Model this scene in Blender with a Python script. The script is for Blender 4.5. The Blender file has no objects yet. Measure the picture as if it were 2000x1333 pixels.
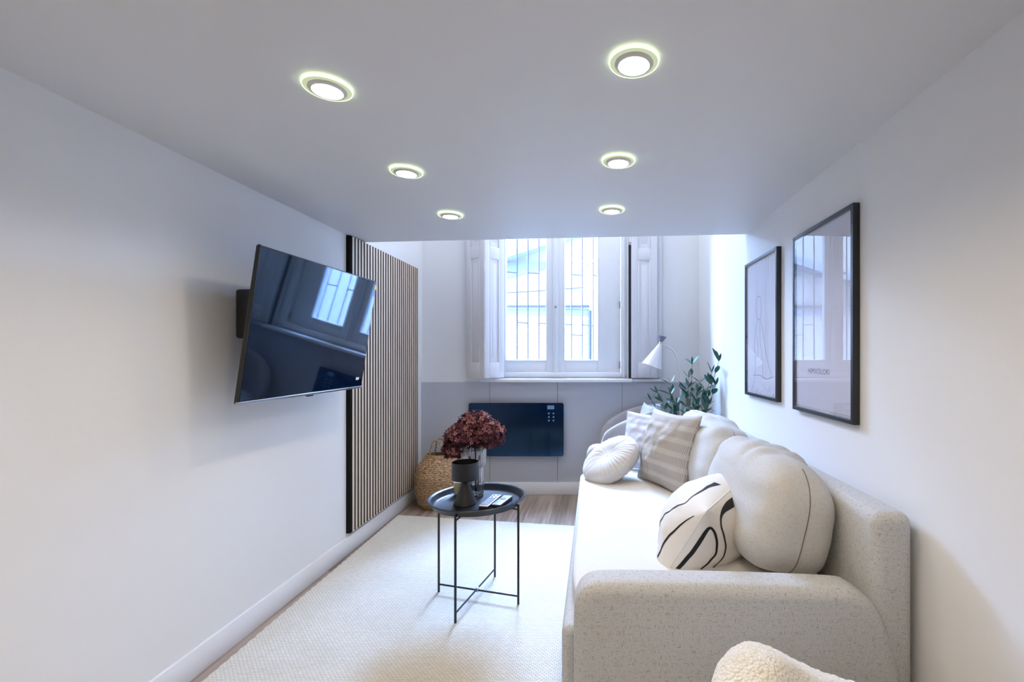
import bpy, bmesh, math, random
from mathutils import Vector, Matrix, noise
R = math.radians
random.seed(7)
C = bpy.context.scene.collection
S = bpy.context.scene

# ------------------------------------------------------------------ camera, world, exposure
CX, CY, F = 1162.0, 695.0, 900.0          # vanishing point and focal length in pixels of the 2000x1333 frame
CAMZ = 1.18
cam = bpy.data.cameras.new('camera'); camo = bpy.data.objects.new('camera', cam); C.objects.link(camo)
camo.location = (0, 0, CAMZ); camo.rotation_euler = (R(90), 0, 0)
cam.sensor_width = 36; cam.lens = F/2000*36
cam.shift_x = -(CX-1000)/2000; cam.shift_y = (CY-666.5)/2000
cam.clip_start = 0.02
S.camera = camo
S.view_settings.view_transform = 'Standard'; S.view_settings.look = 'None'
S.view_settings.gamma = 1; S.view_settings.use_curve_mapping = False
S.view_settings.exposure = 0.25
SKY = 150.0
w = bpy.data.worlds.new('world'); S.world = w; w.use_nodes = True
bg = w.node_tree.nodes['Background']; bg.inputs['Color'].default_value = (0.385, 0.585, 1.0, 1); bg.inputs['Strength'].default_value = SKY
DOWN_W = 6.6          # watts of each ceiling spot
S.cycles.max_bounces = 10; S.cycles.diffuse_bounces = 6; S.cycles.glossy_bounces = 4
S.cycles.transparent_max_bounces = 12; S.cycles.transmission_bounces = 8
S.cycles.sample_clamp_indirect = 8; S.cycles.caustics_reflective = False; S.cycles.caustics_refractive = False
pt = bpy.data.lights.new('window_portal', 'AREA'); pt.shape = 'RECTANGLE'; pt.size = 1.14; pt.size_y = 2.06; pt.cycles.is_portal = True
pto = bpy.data.objects.new('window_portal', pt); C.objects.link(pto); pto.location = (-0.29, 4.37, 2.02); pto.rotation_euler = (R(-90), 0, 0)
ul = bpy.data.lights.new('bay_fill_light', 'AREA'); ul.shape = 'RECTANGLE'; ul.size = 1.5; ul.size_y = 0.7; ul.energy = 26; ul.color = (0.82, 0.88, 1.0)
ulo = bpy.data.objects.new('bay_fill_light', ul); C.objects.link(ulo); ulo.location = (-0.28, 3.30, 3.47)     # unseen fill light added to brighten the tall bay before the window
def P(x, y, d):
    return Vector(((x-CX)*d/F, d, CAMZ-(y-CY)*d/F))

# ------------------------------------------------------------------ materials
def new_mat(name):
    m = bpy.data.materials.new(name); m.use_nodes = True
    return m, m.node_tree, m.node_tree.nodes['Principled BSDF']
def pmat(name, col, rough=0.5, metal=0.0, spec=0.5, noise_amt=0.0, noise_scale=8, bump=0.0, bump_scale=200, coat=0.0, sheen=0.0, tint=None):
    m, t, b = new_mat(name)
    b.inputs['Base Color'].default_value = (*col, 1); b.inputs['Roughness'].default_value = rough
    b.inputs['Metallic'].default_value = metal; b.inputs['Specular IOR Level'].default_value = spec
    b.inputs['Coat Weight'].default_value = coat; b.inputs['Sheen Weight'].default_value = sheen
    if tint: b.inputs['Specular Tint'].default_value = (*tint, 1)
    tc = t.nodes.new('ShaderNodeTexCoord')
    if noise_amt:
        n = t.nodes.new('ShaderNodeTexNoise'); n.inputs['Scale'].default_value = noise_scale; n.inputs['Detail'].default_value = 4
        t.links.new(tc.outputs['Object'], n.inputs['Vector'])
        mx = t.nodes.new('ShaderNodeMix'); mx.data_type = 'RGBA'
        mx.inputs['A'].default_value = (*[c*(1-noise_amt) for c in col], 1); mx.inputs['B'].default_value = (*[min(1, c*(1+noise_amt)) for c in col], 1)
        t.links.new(n.outputs['Fac'], mx.inputs['Factor']); t.links.new(mx.outputs['Result'], b.inputs['Base Color'])
    if bump:
        n = t.nodes.new('ShaderNodeTexNoise'); n.inputs['Scale'].default_value = bump_scale; n.inputs['Detail'].default_value = 3
        t.links.new(tc.outputs['Object'], n.inputs['Vector'])
        bp = t.nodes.new('ShaderNodeBump'); bp.inputs['Strength'].default_value = bump; bp.inputs['Distance'].default_value = 0.002
        t.links.new(n.outputs['Fac'], bp.inputs['Height']); t.links.new(bp.outputs['Normal'], b.inputs['Normal'])
    return m
def noise_node(t, vec, scale3, det=2, rot=0):
    mp = t.nodes.new('ShaderNodeMapping'); mp.inputs['Scale'].default_value = scale3; mp.inputs['Rotation'].default_value = (0, 0, rot)
    t.links.new(vec, mp.inputs['Vector'])
    n = t.nodes.new('ShaderNodeTexNoise'); n.inputs['Scale'].default_value = 1; n.inputs['Detail'].default_value = det
    t.links.new(mp.outputs['Vector'], n.inputs['Vector'])
    return n.outputs['Fac']
def ramp(t, fac, stops):
    r = t.nodes.new('ShaderNodeValToRGB'); el = r.color_ramp.elements
    el[0].position = stops[0][0]; el[0].color = (*stops[0][1], 1)
    el[1].position = stops[-1][0]; el[1].color = (*stops[-1][1], 1)
    for p_, c_ in stops[1:-1]:
        e = el.new(p_); e.color = (*c_, 1)
    t.links.new(fac, r.inputs['Fac']); return r.outputs['Color']
def math_node(t, op, a, b=None):
    n = t.nodes.new('ShaderNodeMath'); n.operation = op
    for i, v in enumerate((a, b)):
        if v is None: continue
        if hasattr(v, 'links'): t.links.new(v, n.inputs[i])
        else: n.inputs[i].default_value = v
    return n.outputs[0]
def mixc(t, fac, a, b):
    n = t.nodes.new('ShaderNodeMix'); n.data_type = 'RGBA'
    if hasattr(fac, 'links'): t.links.new(fac, n.inputs['Factor'])
    else: n.inputs['Factor'].default_value = fac
    for k, v in (('A', a), ('B', b)):
        if hasattr(v, 'links'): t.links.new(v, n.inputs[k])
        else: n.inputs[k].default_value = (*v, 1)
    return n.outputs['Result']
def bumpn(t, b, h, strength, dist):
    bp = t.nodes.new('ShaderNodeBump'); bp.inputs['Strength'].default_value = strength; bp.inputs['Distance'].default_value = dist
    t.links.new(h, bp.inputs['Height']); t.links.new(bp.outputs['Normal'], b.inputs['Normal'])

def linen(name, base, dark, amt=1.0):
    m, t, b = new_mat(name); b.inputs['Roughness'].default_value = 0.95; b.inputs['Specular IOR Level'].default_value = 0.1
    uv = t.nodes.new('ShaderNodeTexCoord').outputs['UV']
    a1 = noise_node(t, uv, (60, 760, 1)); a2 = noise_node(t, uv, (760, 60, 1)); fine = noise_node(t, uv, (420, 420, 1), 1)
    g1 = ramp(t, a1, [(0.60, (0, 0, 0)), (0.72, (1, 1, 1))]); g2 = ramp(t, a2, [(0.60, (0, 0, 0)), (0.72, (1, 1, 1))])
    s = math_node(t, 'ADD', g1, g2); s = math_node(t, 'MULTIPLY', s, 0.75*amt)
    f = math_node(t, 'MULTIPLY', ramp(t, fine, [(0.35, (1, 1, 1)), (0.6, (0, 0, 0))]), 0.22*amt); s = math_node(t, 'ADD', s, f)
    s = math_node(t, 'MINIMUM', s, 1.0)
    t.links.new(mixc(t, s, base, dark), b.inputs['Base Color'])
    bumpn(t, b, math_node(t, 'ADD', a1, a2), 0.25, 0.001)
    return m
M = {}
M['paint'] = pmat('white_wall_paint', (0.80, 0.80, 0.80), 0.6, spec=0.3, noise_amt=0.012, noise_scale=1.5, bump=0.05, bump_scale=60)
M['ceil'] = pmat('ceiling_paint', (0.72, 0.72, 0.72), 0.45, spec=0.35, noise_amt=0.012, noise_scale=2, bump=0.06, bump_scale=14)
M['trim'] = pmat('white_gloss_trim', (0.80, 0.80, 0.81), 0.35, noise_amt=0.01)
M['shutter'] = pmat('white_shutter_paint', (0.74, 0.73, 0.75), 0.4, noise_amt=0.015)
M['winwood'] = pmat('white_window_paint', (0.80, 0.81, 0.83), 0.35, noise_amt=0.03, noise_scale=14)
M['wains'] = pmat('grey_panel_covering', (0.49, 0.50, 0.54), 0.7, noise_amt=0.06, noise_scale=160, bump=0.3, bump_scale=350)
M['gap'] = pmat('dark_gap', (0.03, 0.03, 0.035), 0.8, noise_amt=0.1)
M['black'] = pmat('matt_black_metal', (0.006, 0.007, 0.009), 0.38, spec=0.5, noise_amt=0.1, noise_scale=60)
M['tray'] = pmat('black_powder_coat', (0.010, 0.013, 0.020), 0.30, spec=0.6, noise_amt=0.1, noise_scale=60)
M['blackmatt'] = pmat('black_felt', (0.012, 0.012, 0.012), 0.95, spec=0.1, noise_amt=0.2, noise_scale=200)
M['screen'] = pmat('screen_glass', (0.001, 0.004, 0.013), 0.04, spec=1.0, noise_amt=0.1, tint=(0.38, 0.66, 1.0), coat=0.2)
M['heater'] = pmat('heater_black_glass', (0.001, 0.008, 0.028), 0.07, spec=0.6, noise_amt=0.1, tint=(0.35, 0.65, 1.0))
M['silver'] = pmat('silver_bezel', (0.45, 0.47, 0.50), 0.3, metal=0.9, noise_amt=0.05)
M['plastic'] = pmat('black_plastic', (0.015, 0.015, 0.017), 0.45, noise_amt=0.1)
M['rail'] = pmat('black_frame_wood', (0.010, 0.011, 0.015), 0.3, spec=0.6, noise_amt=0.2, noise_scale=60)
M['white'] = pmat('white_card', (0.82, 0.82, 0.82), 0.7, noise_amt=0.01)
M['printa'] = pmat('pale_print_paper', (0.78, 0.77, 0.82), 0.7, noise_amt=0.06, noise_scale=5)
M['printb'] = pmat('lavender_print_paper', (0.72, 0.70, 0.76), 0.7, noise_amt=0.06, noise_scale=4)
M['ink'] = pmat('grey_pencil_ink', (0.16, 0.16, 0.20), 0.8, noise_amt=0.2)
M['strokeink'] = pmat('black_printed_ink', (0.006, 0.006, 0.008), 0.8, noise_amt=0.2)
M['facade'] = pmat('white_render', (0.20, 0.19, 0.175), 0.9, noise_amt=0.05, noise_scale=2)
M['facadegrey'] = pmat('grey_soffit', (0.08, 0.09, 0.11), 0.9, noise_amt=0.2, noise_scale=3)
M['outline'] = pmat('dark_gutter_metal', (0.015, 0.018, 0.022), 0.8, noise_amt=0.2)
M['iron'] = pmat('wrought_iron', (0.012, 0.016, 0.03), 0.6, noise_amt=0.3, noise_scale=40)
M['brass'] = pmat('brass', (0.72, 0.56, 0.28), 0.3, metal=1.0, noise_amt=0.05)
M['lampw'] = pmat('white_lamp_enamel', (0.80, 0.80, 0.82), 0.3, noise_amt=0.01)
M['lampgrey'] = pmat('grey_lamp_enamel', (0.22, 0.20, 0.28), 0.4, noise_amt=0.02)
M['pot'] = pmat('grey_pot', (0.35, 0.34, 0.33), 0.8, noise_amt=0.15, noise_scale=30)
M['stem'] = pmat('woody_stem', (0.16, 0.15, 0.08), 0.8, noise_amt=0.3, noise_scale=40)
M['leaf'] = pmat('olive_leaf', (0.030, 0.115, 0.085), 0.42, spec=0.5, noise_amt=0.35, noise_scale=14)
M['leafb'] = pmat('olive_leaf_pale', (0.10, 0.22, 0.19), 0.5, noise_amt=0.3, noise_scale=14)
M['chairfab'] = pmat('taupe_velvet', (0.36, 0.33, 0.33), 0.9, sheen=0.4, noise_amt=0.08, noise_scale=30, bump=0.2)
M['throw'] = pmat('lilac_grey_fabric', (0.38, 0.38, 0.48), 0.95, noise_amt=0.1, noise_scale=50, bump=0.4, bump_scale=120)
M['velvet'] = pmat('cream_velvet', (0.58, 0.54, 0.50), 0.85, sheen=0.2, noise_amt=0.05, noise_scale=30, bump=0.2, bump_scale=150)
M['canvas'] = pmat('cream_canvas', (0.76, 0.72, 0.66), 0.9, spec=0.15, noise_amt=0.02, noise_scale=40, bump=0.35, bump_scale=260)
M['sofa'] = linen('grey_beige_linen', (0.60, 0.60, 0.595), (0.20, 0.20, 0.20), 1.3)
M['seatfab'] = linen('pale_linen', (0.72, 0.70, 0.67), (0.50, 0.48, 0.46), 0.35)
M['cushfab'] = linen('cushion_linen', (0.60, 0.585, 0.555), (0.28, 0.27, 0.25), 0.8)
M['remsilver'] = pmat('silver_plastic', (0.62, 0.63, 0.64), 0.35, noise_amt=0.03)
M['remgrey'] = pmat('grey_plastic', (0.40, 0.44, 0.52), 0.35, noise_amt=0.03)
M['yellow'] = pmat('yellow_sticker', (0.75, 0.72, 0.05), 0.5, noise_amt=0.02)
M['icon'] = pmat('pale_blue_icon', (0.12, 0.24, 0.38), 0.5, noise_amt=0.05)
M['wax'] = pmat('cream_wax', (0.80, 0.66, 0.38), 0.5, noise_amt=0.05)
M['brickish'] = pmat('weathered_plaster', (0.30, 0.29, 0.28), 0.9, noise_amt=0.2)
M['ground'] = pmat('pavement', (0.4, 0.4, 0.4), 0.9, noise_amt=0.1)

def wood(name, c1, c2, along, fine=60, long_=2.0):
    m, t, b = new_mat(name); b.inputs['Roughness'].default_value = 0.45
    tc = t.nodes.new('ShaderNodeTexCoord').outputs['Object']
    oi = t.nodes.new('ShaderNodeObjectInfo')
    add = t.nodes.new('ShaderNodeVectorMath'); add.operation = 'ADD'
    sc = t.nodes.new('ShaderNodeVectorMath'); sc.operation = 'SCALE'; sc.inputs['Scale'].default_value = 37.0
    comb = t.nodes.new('ShaderNodeCombineXYZ')
    for k in 'XYZ': t.links.new(oi.outputs['Random'], comb.inputs[k])
    t.links.new(comb.outputs[0], sc.inputs[0]); t.links.new(tc, add.inputs[0]); t.links.new(sc.outputs[0], add.inputs[1])
    s3 = [fine]*3; s3[along] = long_
    g = noise_node(t, add.outputs[0], s3, 6)
    s4 = [9]*3; s4[along] = 1.2
    g2 = noise_node(t, add.outputs[0], s4, 3)
    k = math_node(t, 'ADD', math_node(t, 'MULTIPLY', g, 0.6), math_node(t, 'MULTIPLY', g2, 0.4))
    k = math_node(t, 'ADD', k, math_node(t, 'MULTIPLY', math_node(t, 'SUBTRACT', oi.outputs['Random'], 0.5), 0.16))
    t.links.new(ramp(t, k, [(0.34, c1), (0.66, c2)]), b.inputs['Base Color'])
    bumpn(t, b, g, 0.15, 0.001)
    return m
M['floor'] = wood('oak_laminate', (0.20, 0.145, 0.11), (0.47, 0.37, 0.29), 1, 40, 1.6)
M['slat'] = wood('oak_slat', (0.50, 0.39, 0.30), (0.74, 0.61, 0.49), 2, 120, 2.5)

def glass_thin(name, tint=(1, 1, 1), ior=1.5, rough=0.0):
    m = bpy.data.materials.new(name); m.use_nodes = True; t = m.node_tree; t.nodes.clear()
    out = t.nodes.new('ShaderNodeOutputMaterial'); tr = t.nodes.new('ShaderNodeBsdfTransparent'); tr.inputs[0].default_value = (*tint, 1)
    gl = t.nodes.new('ShaderNodeBsdfGlossy'); gl.inputs['Roughness'].default_value = rough
    fr = t.nodes.new('ShaderNodeFresnel'); geo = t.nodes.new('ShaderNodeNewGeometry'); mr = t.nodes.new('ShaderNodeMapRange')
    mr.inputs['To Min'].default_value = ior; mr.inputs['To Max'].default_value = 1/ior
    t.links.new(geo.outputs['Backfacing'], mr.inputs['Value']); t.links.new(mr.outputs['Result'], fr.inputs['IOR'])
    mx = t.nodes.new('ShaderNodeMixShader')
    t.links.new(fr.outputs[0], mx.inputs[0]); t.links.new(tr.outputs[0], mx.inputs[1]); t.links.new(gl.outputs[0], mx.inputs[2])
    t.links.new(mx.outputs[0], out.inputs['Surface'])
    return m
M['pane'] = glass_thin('window_glass', (0.97, 0.98, 1.0))
M['picglass'] = glass_thin('picture_glass', (0.98, 0.98, 0.99), 1.5)
def glass_mat(name, col=(1, 1, 1)):
    m, t, b = new_mat(name); b.inputs['Base Color'].default_value = (*col, 1); b.inputs['Roughness'].default_value = 0.02
    b.inputs['Transmission Weight'].default_value = 1.0; b.inputs['IOR'].default_value = 1.45
    return m
M['vase'] = glass_mat('ribbed_clear_glass', (0.93, 0.95, 1.0))
def emit(name, col, s):
    m = bpy.data.materials.new(name); m.use_nodes = True; t = m.node_tree; t.nodes.clear()
    out = t.nodes.new('ShaderNodeOutputMaterial'); e = t.nodes.new('ShaderNodeEmission')
    e.inputs['Color'].default_value = (*col, 1); e.inputs['Strength'].default_value = s
    t.links.new(e.outputs[0], out.inputs['Surface']); return m
M['bulb'] = emit('spot_lens_light', (1.0, 0.95, 0.84), 8.0)
M['glowglass'] = emit('backlit_glass_rim', (0.80, 1.0, 0.60), 3.0)
M['plateglow'] = emit('backlit_glass_plate', (0.80, 0.90, 0.58), 0.62)
# rug
def rug_mat():
    m, t, b = new_mat('woven_wool_rug'); b.inputs['Roughness'].default_value = 1.0; b.inputs['Specular IOR Level'].default_value = 0.05
    tc = t.nodes.new('ShaderNodeTexCoord').outputs['Object']
    sx = t.nodes.new('ShaderNodeSeparateXYZ'); t.links.new(tc, sx.inputs[0])
    br = t.nodes.new('ShaderNodeTexBrick'); br.inputs['Scale'].default_value = 1
    br.inputs['Brick Width'].default_value = 0.016; br.inputs['Row Height'].default_value = 0.0085
    br.inputs['Mortar Size'].default_value = 0.0016; br.inputs['Mortar Smooth'].default_value = 1.0
    br.inputs['Color1'].default_value = (0.87, 0.83, 0.74, 1); br.inputs['Color2'].default_value = (0.79, 0.74, 0.64, 1); br.inputs['Mortar'].default_value = (0.60, 0.55, 0.46, 1)
    n = t.nodes.new('ShaderNodeTexNoise'); n.inputs['Scale'].default_value = 60
    t.links.new(tc, n.inputs['Vector'])
    w1 = t.nodes.new('ShaderNodeVectorMath'); w1.operation = 'SCALE'; w1.inputs['Scale'].default_value = 0.004; t.links.new(n.outputs['Color'], w1.inputs[0])
    w2 = t.nodes.new('ShaderNodeVectorMath'); w2.operation = 'ADD'; t.links.new(tc, w2.inputs[0]); t.links.new(w1.outputs[0], w2.inputs[1])
    t.links.new(w2.outputs[0], br.inputs['Vector'])
    n2 = noise_node(t, tc, (3, 3, 3), 4); fl = noise_node(t, tc, (90, 90, 90), 2)
    c = mixc(t, ramp(t, n2, [(0.4, (0, 0, 0)), (0.65, (0.25, 0.25, 0.25))]), br.outputs['Color'], (0.62, 0.57, 0.48))
    c = mixc(t, ramp(t, fl, [(0.70, (0, 0, 0)), (0.76, (0.6, 0.6, 0.6))]), c, (0.38, 0.33, 0.27))
    t.links.new(c, b.inputs['Base Color'])
    inv = math_node(t, 'SUBTRACT', 1.0, br.outputs['Fac'])
    bumpn(t, b, inv, 0.8, 0.004); return m
M['rug'] = rug_mat()
def boucle_mat():
    m, t, b = new_mat('cream_boucle'); b.inputs['Roughness'].default_value = 1.0; b.inputs['Specular IOR Level'].default_value = 0.05; b.inputs['Sheen Weight'].default_value = 0.5
    tc = t.nodes.new('ShaderNodeTexCoord').outputs['Object']
    v = t.nodes.new('ShaderNodeTexVoronoi'); v.inputs['Scale'].default_value = 165; t.links.new(tc, v.inputs['Vector'])
    t.links.new(ramp(t, v.outputs['Distance'], [(0.15, (0.93, 0.91, 0.87)), (0.75, (0.84, 0.79, 0.70))]), b.inputs['Base Color'])
    bumpn(t, b, math_node(t, 'SUBTRACT', 1.0, v.outputs['Distance']), 1.0, 0.0045); return m
M['boucle'] = boucle_mat()
def stripe_mat():
    m, t, b = new_mat('striped_weave'); b.inputs['Roughness'].default_value = 0.95; b.inputs['Specular IOR Level'].default_value = 0.1
    uv = t.nodes.new('ShaderNodeTexCoord').outputs['UV']; s = t.nodes.new('ShaderNodeSeparateXYZ'); t.links.new(uv, s.inputs[0])
    wv = t.nodes.new('ShaderNodeTexWave'); wv.wave_type = 'BANDS'; wv.bands_direction = 'X'; wv.inputs['Scale'].default_value = 20; wv.inputs['Distortion'].default_value = 0.4
    t.links.new(uv, wv.inputs['Vector'])
    band = math_node(t, 'FRACT', math_node(t, 'MULTIPLY', s.outputs['Y'], 6.0))
    g = ramp(t, band, [(0.0, (0.35, 0.35, 0.35)), (0.10, (1, 1, 1)), (0.62, (1, 1, 1)), (0.70, (0.18, 0.18, 0.18))])
    f = math_node(t, 'MULTIPLY', wv.outputs['Fac'], g)
    t.links.new(mixc(t, f, (0.52, 0.48, 0.43), (0.31, 0.275, 0.24)), b.inputs['Base Color'])
    bumpn(t, b, wv.outputs['Fac'], 0.3, 0.002); return m
M['stripe'] = stripe_mat()
def stripe2_mat():
    m, t, b = new_mat('pale_banded_weave'); b.inputs['Roughness'].default_value = 0.95
    uv = t.nodes.new('ShaderNodeTexCoord').outputs['UV']
    wv = t.nodes.new('ShaderNodeTexWave'); wv.bands_direction = 'Y'; wv.inputs['Scale'].default_value = 2.2; t.links.new(uv, wv.inputs['Vector'])
    t.links.new(mixc(t, wv.outputs['Fac'], (0.66, 0.64, 0.65), (0.50, 0.48, 0.52)), b.inputs['Base Color']); return m
M['stripe2'] = stripe2_mat()
def basket_mat():
    m, t, b = new_mat('seagrass'); b.inputs['Roughness'].default_value = 0.8
    tc = t.nodes.new('ShaderNodeTexCoord').outputs['Object']
    k = noise_node(t, tc, (60, 60, 160), 4)
    t.links.new(ramp(t, k, [(0.3, (0.10, 0.055, 0.025)), (0.5, (0.33, 0.20, 0.10)), (0.72, (0.60, 0.42, 0.24))]), b.inputs['Base Color'])
    bumpn(t, b, k, 0.6, 0.004); return m
M['basket'] = basket_mat()
def petal_mat():
    m, t, b = new_mat('dried_hydrangea_petal'); b.inputs['Roughness'].default_value = 0.75; b.inputs['Specular IOR Level'].default_value = 0.2
    a = t.nodes.new('ShaderNodeAttribute'); a.attribute_name = 'tone'
    t.links.new(ramp(t, a.outputs['Fac'], [(0.0, (0.014, 0.004, 0.010)), (0.42, (0.075, 0.020, 0.038)), (0.72, (0.24, 0.085, 0.10)), (1.0, (0.46, 0.26, 0.23))]), b.inputs['Base Color'])
    return m
M['petal'] = petal_mat()

# ------------------------------------------------------------------ mesh helpers
def new_bm(): return bmesh.new()
def add_box(bm, lo, hi, bevel=0, seg=2):
    lo = Vector(lo); hi = Vector(hi); c = (lo+hi)/2; d = hi-lo
    r = bmesh.ops.create_cube(bm, size=1, matrix=Matrix.Translation(c) @ Matrix.Diagonal((*d, 1)))
    if bevel:
        es = list({e for v in r['verts'] for e in v.link_edges})
        bmesh.ops.bevel(bm, geom=es, offset=bevel, segments=seg, profile=0.5, affect='EDGES')
def add_tube(bm, pts, r, n=8, cap=True, rfun=None):
    pts = [Vector(p) for p in pts]; rings = []
    up = Vector((0, 0, 1))
    for i, p in enumerate(pts):
        d = (pts[min(i+1, len(pts)-1)]-pts[max(i-1, 0)]).normalized()
        a = up if abs(d.dot(up)) < 0.95 else Vector((0, 1, 0))
        x = d.cross(a).normalized(); y = d.cross(x).normalized()
        rr = rfun(i/(len(pts)-1)) if rfun else r
        rings.append([bm.verts.new(p+(x*math.cos(2*math.pi*k/n)+y*math.sin(2*math.pi*k/n))*rr) for k in range(n)])
    for a, b in zip(rings, rings[1:]):
        for k in range(n): bm.faces.new((a[k], a[(k+1) % n], b[(k+1) % n], b[k]))
    if cap:
        bm.faces.new(rings[0][::-1]); bm.faces.new(rings[-1])
def add_lathe(bm, prof, n=48, mat=Matrix(), rmod=None, close=False):
    """prof: list of (r, z)."""
    rings = []
    for i, (r, z) in enumerate(prof):
        if r < 1e-6: rings.append([bm.verts.new(mat @ Vector((0, 0, z)))])
        else:
            ring = []
            for k in range(n):
                a = 2*math.pi*k/n; rr = r*(rmod(a, z, i) if rmod else 1)
                ring.append(bm.verts.new(mat @ Vector((rr*math.cos(a), rr*math.sin(a), z))))
            rings.append(ring)
    pr = list(zip(rings, rings[1:]))
    if close: pr.append((rings[-1], rings[0]))
    for a, b in pr:
        if len(a) == 1 and len(b) == 1: continue
        for k in range(n):
            if len(a) == 1: bm.faces.new((a[0], b[(k+1) % n], b[k]))
            elif len(b) == 1: bm.faces.new((a[k], a[(k+1) % n], b[0]))
            else: bm.faces.new((a[k], a[(k+1) % n], b[(k+1) % n], b[k]))
def add_prism(bm, pts2, axis, lo, hi):
    """closed polygon extruded along axis; pts2 are the two other coordinates in order."""
    def mk(p, h):
        q = list(p); q.insert(axis, h); return bm.verts.new(q)
    a = [mk(p, lo) for p in pts2]; b = [mk(p, hi) for p in pts2]; n = len(pts2)
    bm.faces.new(a[::-1]); bm.faces.new(b)
    for k in range(n): bm.faces.new((a[k], a[(k+1) % n], b[(k+1) % n], b[k]))
def box_uv(me):
    uv = me.uv_layers.new(name='UVMap')
    for p in me.polygons:
        n = p.normal; ax = max(range(3), key=lambda i: abs(n[i]))
        o = [i for i in range(3) if i != ax]
        for li in p.loop_indices:
            co = me.vertices[me.loops[li].vertex_index].co
            uv.data[li].uv = (co[o[0]], co[o[1]])
def finish(bm, name):
    bmesh.ops.recalc_face_normals(bm, faces=bm.faces)
    me = bpy.data.meshes.new(name); bm.to_mesh(me); bm.free(); return me
def obj(name, bm, m, parent=None, smooth=False, angle=35, uv=True, **props):
    me = finish(bm, name) if isinstance(bm, bmesh.types.BMesh) else bm
    if uv and not me.uv_layers: box_uv(me)
    if m and not me.materials: me.materials.append(m)
    o = bpy.data.objects.new(name, me); C.objects.link(o)
    if parent:
        o.parent = parent
        base = Vector((0, 0, 0)); q = parent
        while q: base += Vector(q.location); q = q.parent
        o.location = -base          # meshes are written in world coordinates
    if smooth:
        for p in me.polygons: p.use_smooth = True
        if angle: me.set_sharp_from_angle(angle=R(angle))
    for k, v in props.items(): o[k] = v
    return o
def thing(name, label, cat, loc=(0, 0, 0), group=None):
    o = bpy.data.objects.new(name, None); C.objects.link(o); o.location = loc; o.empty_display_size = 0.05
    o['label'] = label; o['category'] = cat
    if group: o['group'] = group
    return o
def tag(o, label, cat, group=None):
    o['label'] = label; o['category'] = cat
    if group: o['group'] = group
    return o
def struct(name, bm, m, **k):
    o = obj(name, bm, m, **k); o['kind'] = 'structure'; return o
def boxobj(name, lo, hi, m, parent=None, bevel=0, seg=2, **k):
    bm = new_bm(); add_box(bm, lo, hi, bevel, seg); return obj(name, bm, m, parent, smooth=bool(bevel), **k)
def catmull(pts, n=8):
    pts = [Vector(p) for p in pts]; out = []
    q = [pts[0]*2-pts[1]]+pts+[pts[-1]*2-pts[-2]]
    for i in range(1, len(q)-2):
        for k in range(n):
            t = k/n; a, b, c, d = q[i-1], q[i], q[i+1], q[i+2]
            out.append(0.5*((2*b)+(c-a)*t+(2*a-5*b+4*c-d)*t*t+(3*b-a-3*c+d)*t**3))
    out.append(pts[-1]); return out
def puff(bm, half, p, n=18, mat=Matrix(), wr=0.0, wscale=6, seed=0, shape=None):
    """rounded pillow-box made from a cube-sphere with superquadric rounding."""
    tmp = bmesh.new(); bmesh.ops.create_cube(tmp, size=2); bmesh.ops.subdivide_edges(tmp, edges=tmp.edges[:], cuts=n, use_grid_fill=True)
    vm = {}
    for v in tmp.verts:
        d = Vector([math.tan(c*math.pi/4)*1.0 for c in v.co])
        s = (abs(d.x)**p+abs(d.y)**p+abs(d.z)**p)**(1/p); d = d/s
        q = Vector((d.x*half[0], d.y*half[1], d.z*half[2]))
        if shape: q = shape(q, d)
        if wr:
            nn = Vector((d.x/half[0], d.y/half[1], d.z/half[2])).normalized()
            q += nn*wr*noise.noise(Vector((q.x*wscale+seed, q.y*wscale*0.5, q.z*wscale)))
        vm[v] = bm.verts.new(mat @ q)
    for f in tmp.faces: bm.faces.new([vm[v] for v in f.verts])
    tmp.free()

# ------------------------------------------------------------------ the shell
XL, XR, YB, YF, LOFT, TOP = -1.475, 0.89, 3.93, -2.6, 1.897, 3.5
T = 0.2
bm = new_bm(); add_box(bm, (XL-T, YF-T, -0.12), (XR+T, YB+0.45, -0.012))
floor = struct('floor', bm, M['gap'])
# planks
pw, pl = 0.192, 1.28
x = XL; row = 0
while x < XR:
    x1 = min(x+pw, XR); y = YF-((row*0.47) % 1.0)*pl
    while y < YB:
        a, b = max(y, YF), min(y+pl, YB)
        if b-a > 0.02:
            boxobj('plank', (x+0.0007, a+0.0007, -0.012), (x1-0.0007, b-0.0007, 0.0), M['floor'], floor)
        y += pl
    x = x1; row += 1
bm = new_bm()
add_prism(bm, [(XL-T, YF-T), (XR+T, YF-T), (XR+T, 2.715), (XR, 2.72), (XL, 2.915), (XL-T, 2.93)], 2, LOFT, LOFT+0.24)
struct('ceiling', bm, M['ceil'])
bm = new_bm(); add_box(bm, (XL-T, YF-T, TOP), (XR+T, YB+0.45, TOP+0.15)); struct('ceiling.001', bm, M['paint'])
bm = new_bm(); add_box(bm, (XL-T, YF, -0.012), (XL, YB, TOP)); struct('wall_left', bm, M['paint'])
bm = new_bm(); add_box(bm, (XR, YF, -0.012), (XR+T, YB, TOP)); struct('wall_right', bm, M['paint'])
bm = new_bm(); add_box(bm, (XL-T, YF-T, -0.012), (XR+T, YF, TOP)); struct('wall_front', bm, M['paint'])
WX0, WX1, WZ0, WZ1 = -0.86, 0.282, 0.985, 3.05
bm = new_bm()
add_box(bm, (XL-T, YB, -0.012), (WX0, YB+0.45, TOP)); add_box(bm, (WX1, YB, -0.012), (XR+T, YB+0.45, TOP))
add_box(bm, (WX0, YB, -0.012), (WX1, YB+0.45, WZ0)); add_box(bm, (WX0, YB, WZ1), (WX1, YB+0.45, TOP))
wb = struct('wall_back', bm, M['paint'])
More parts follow.
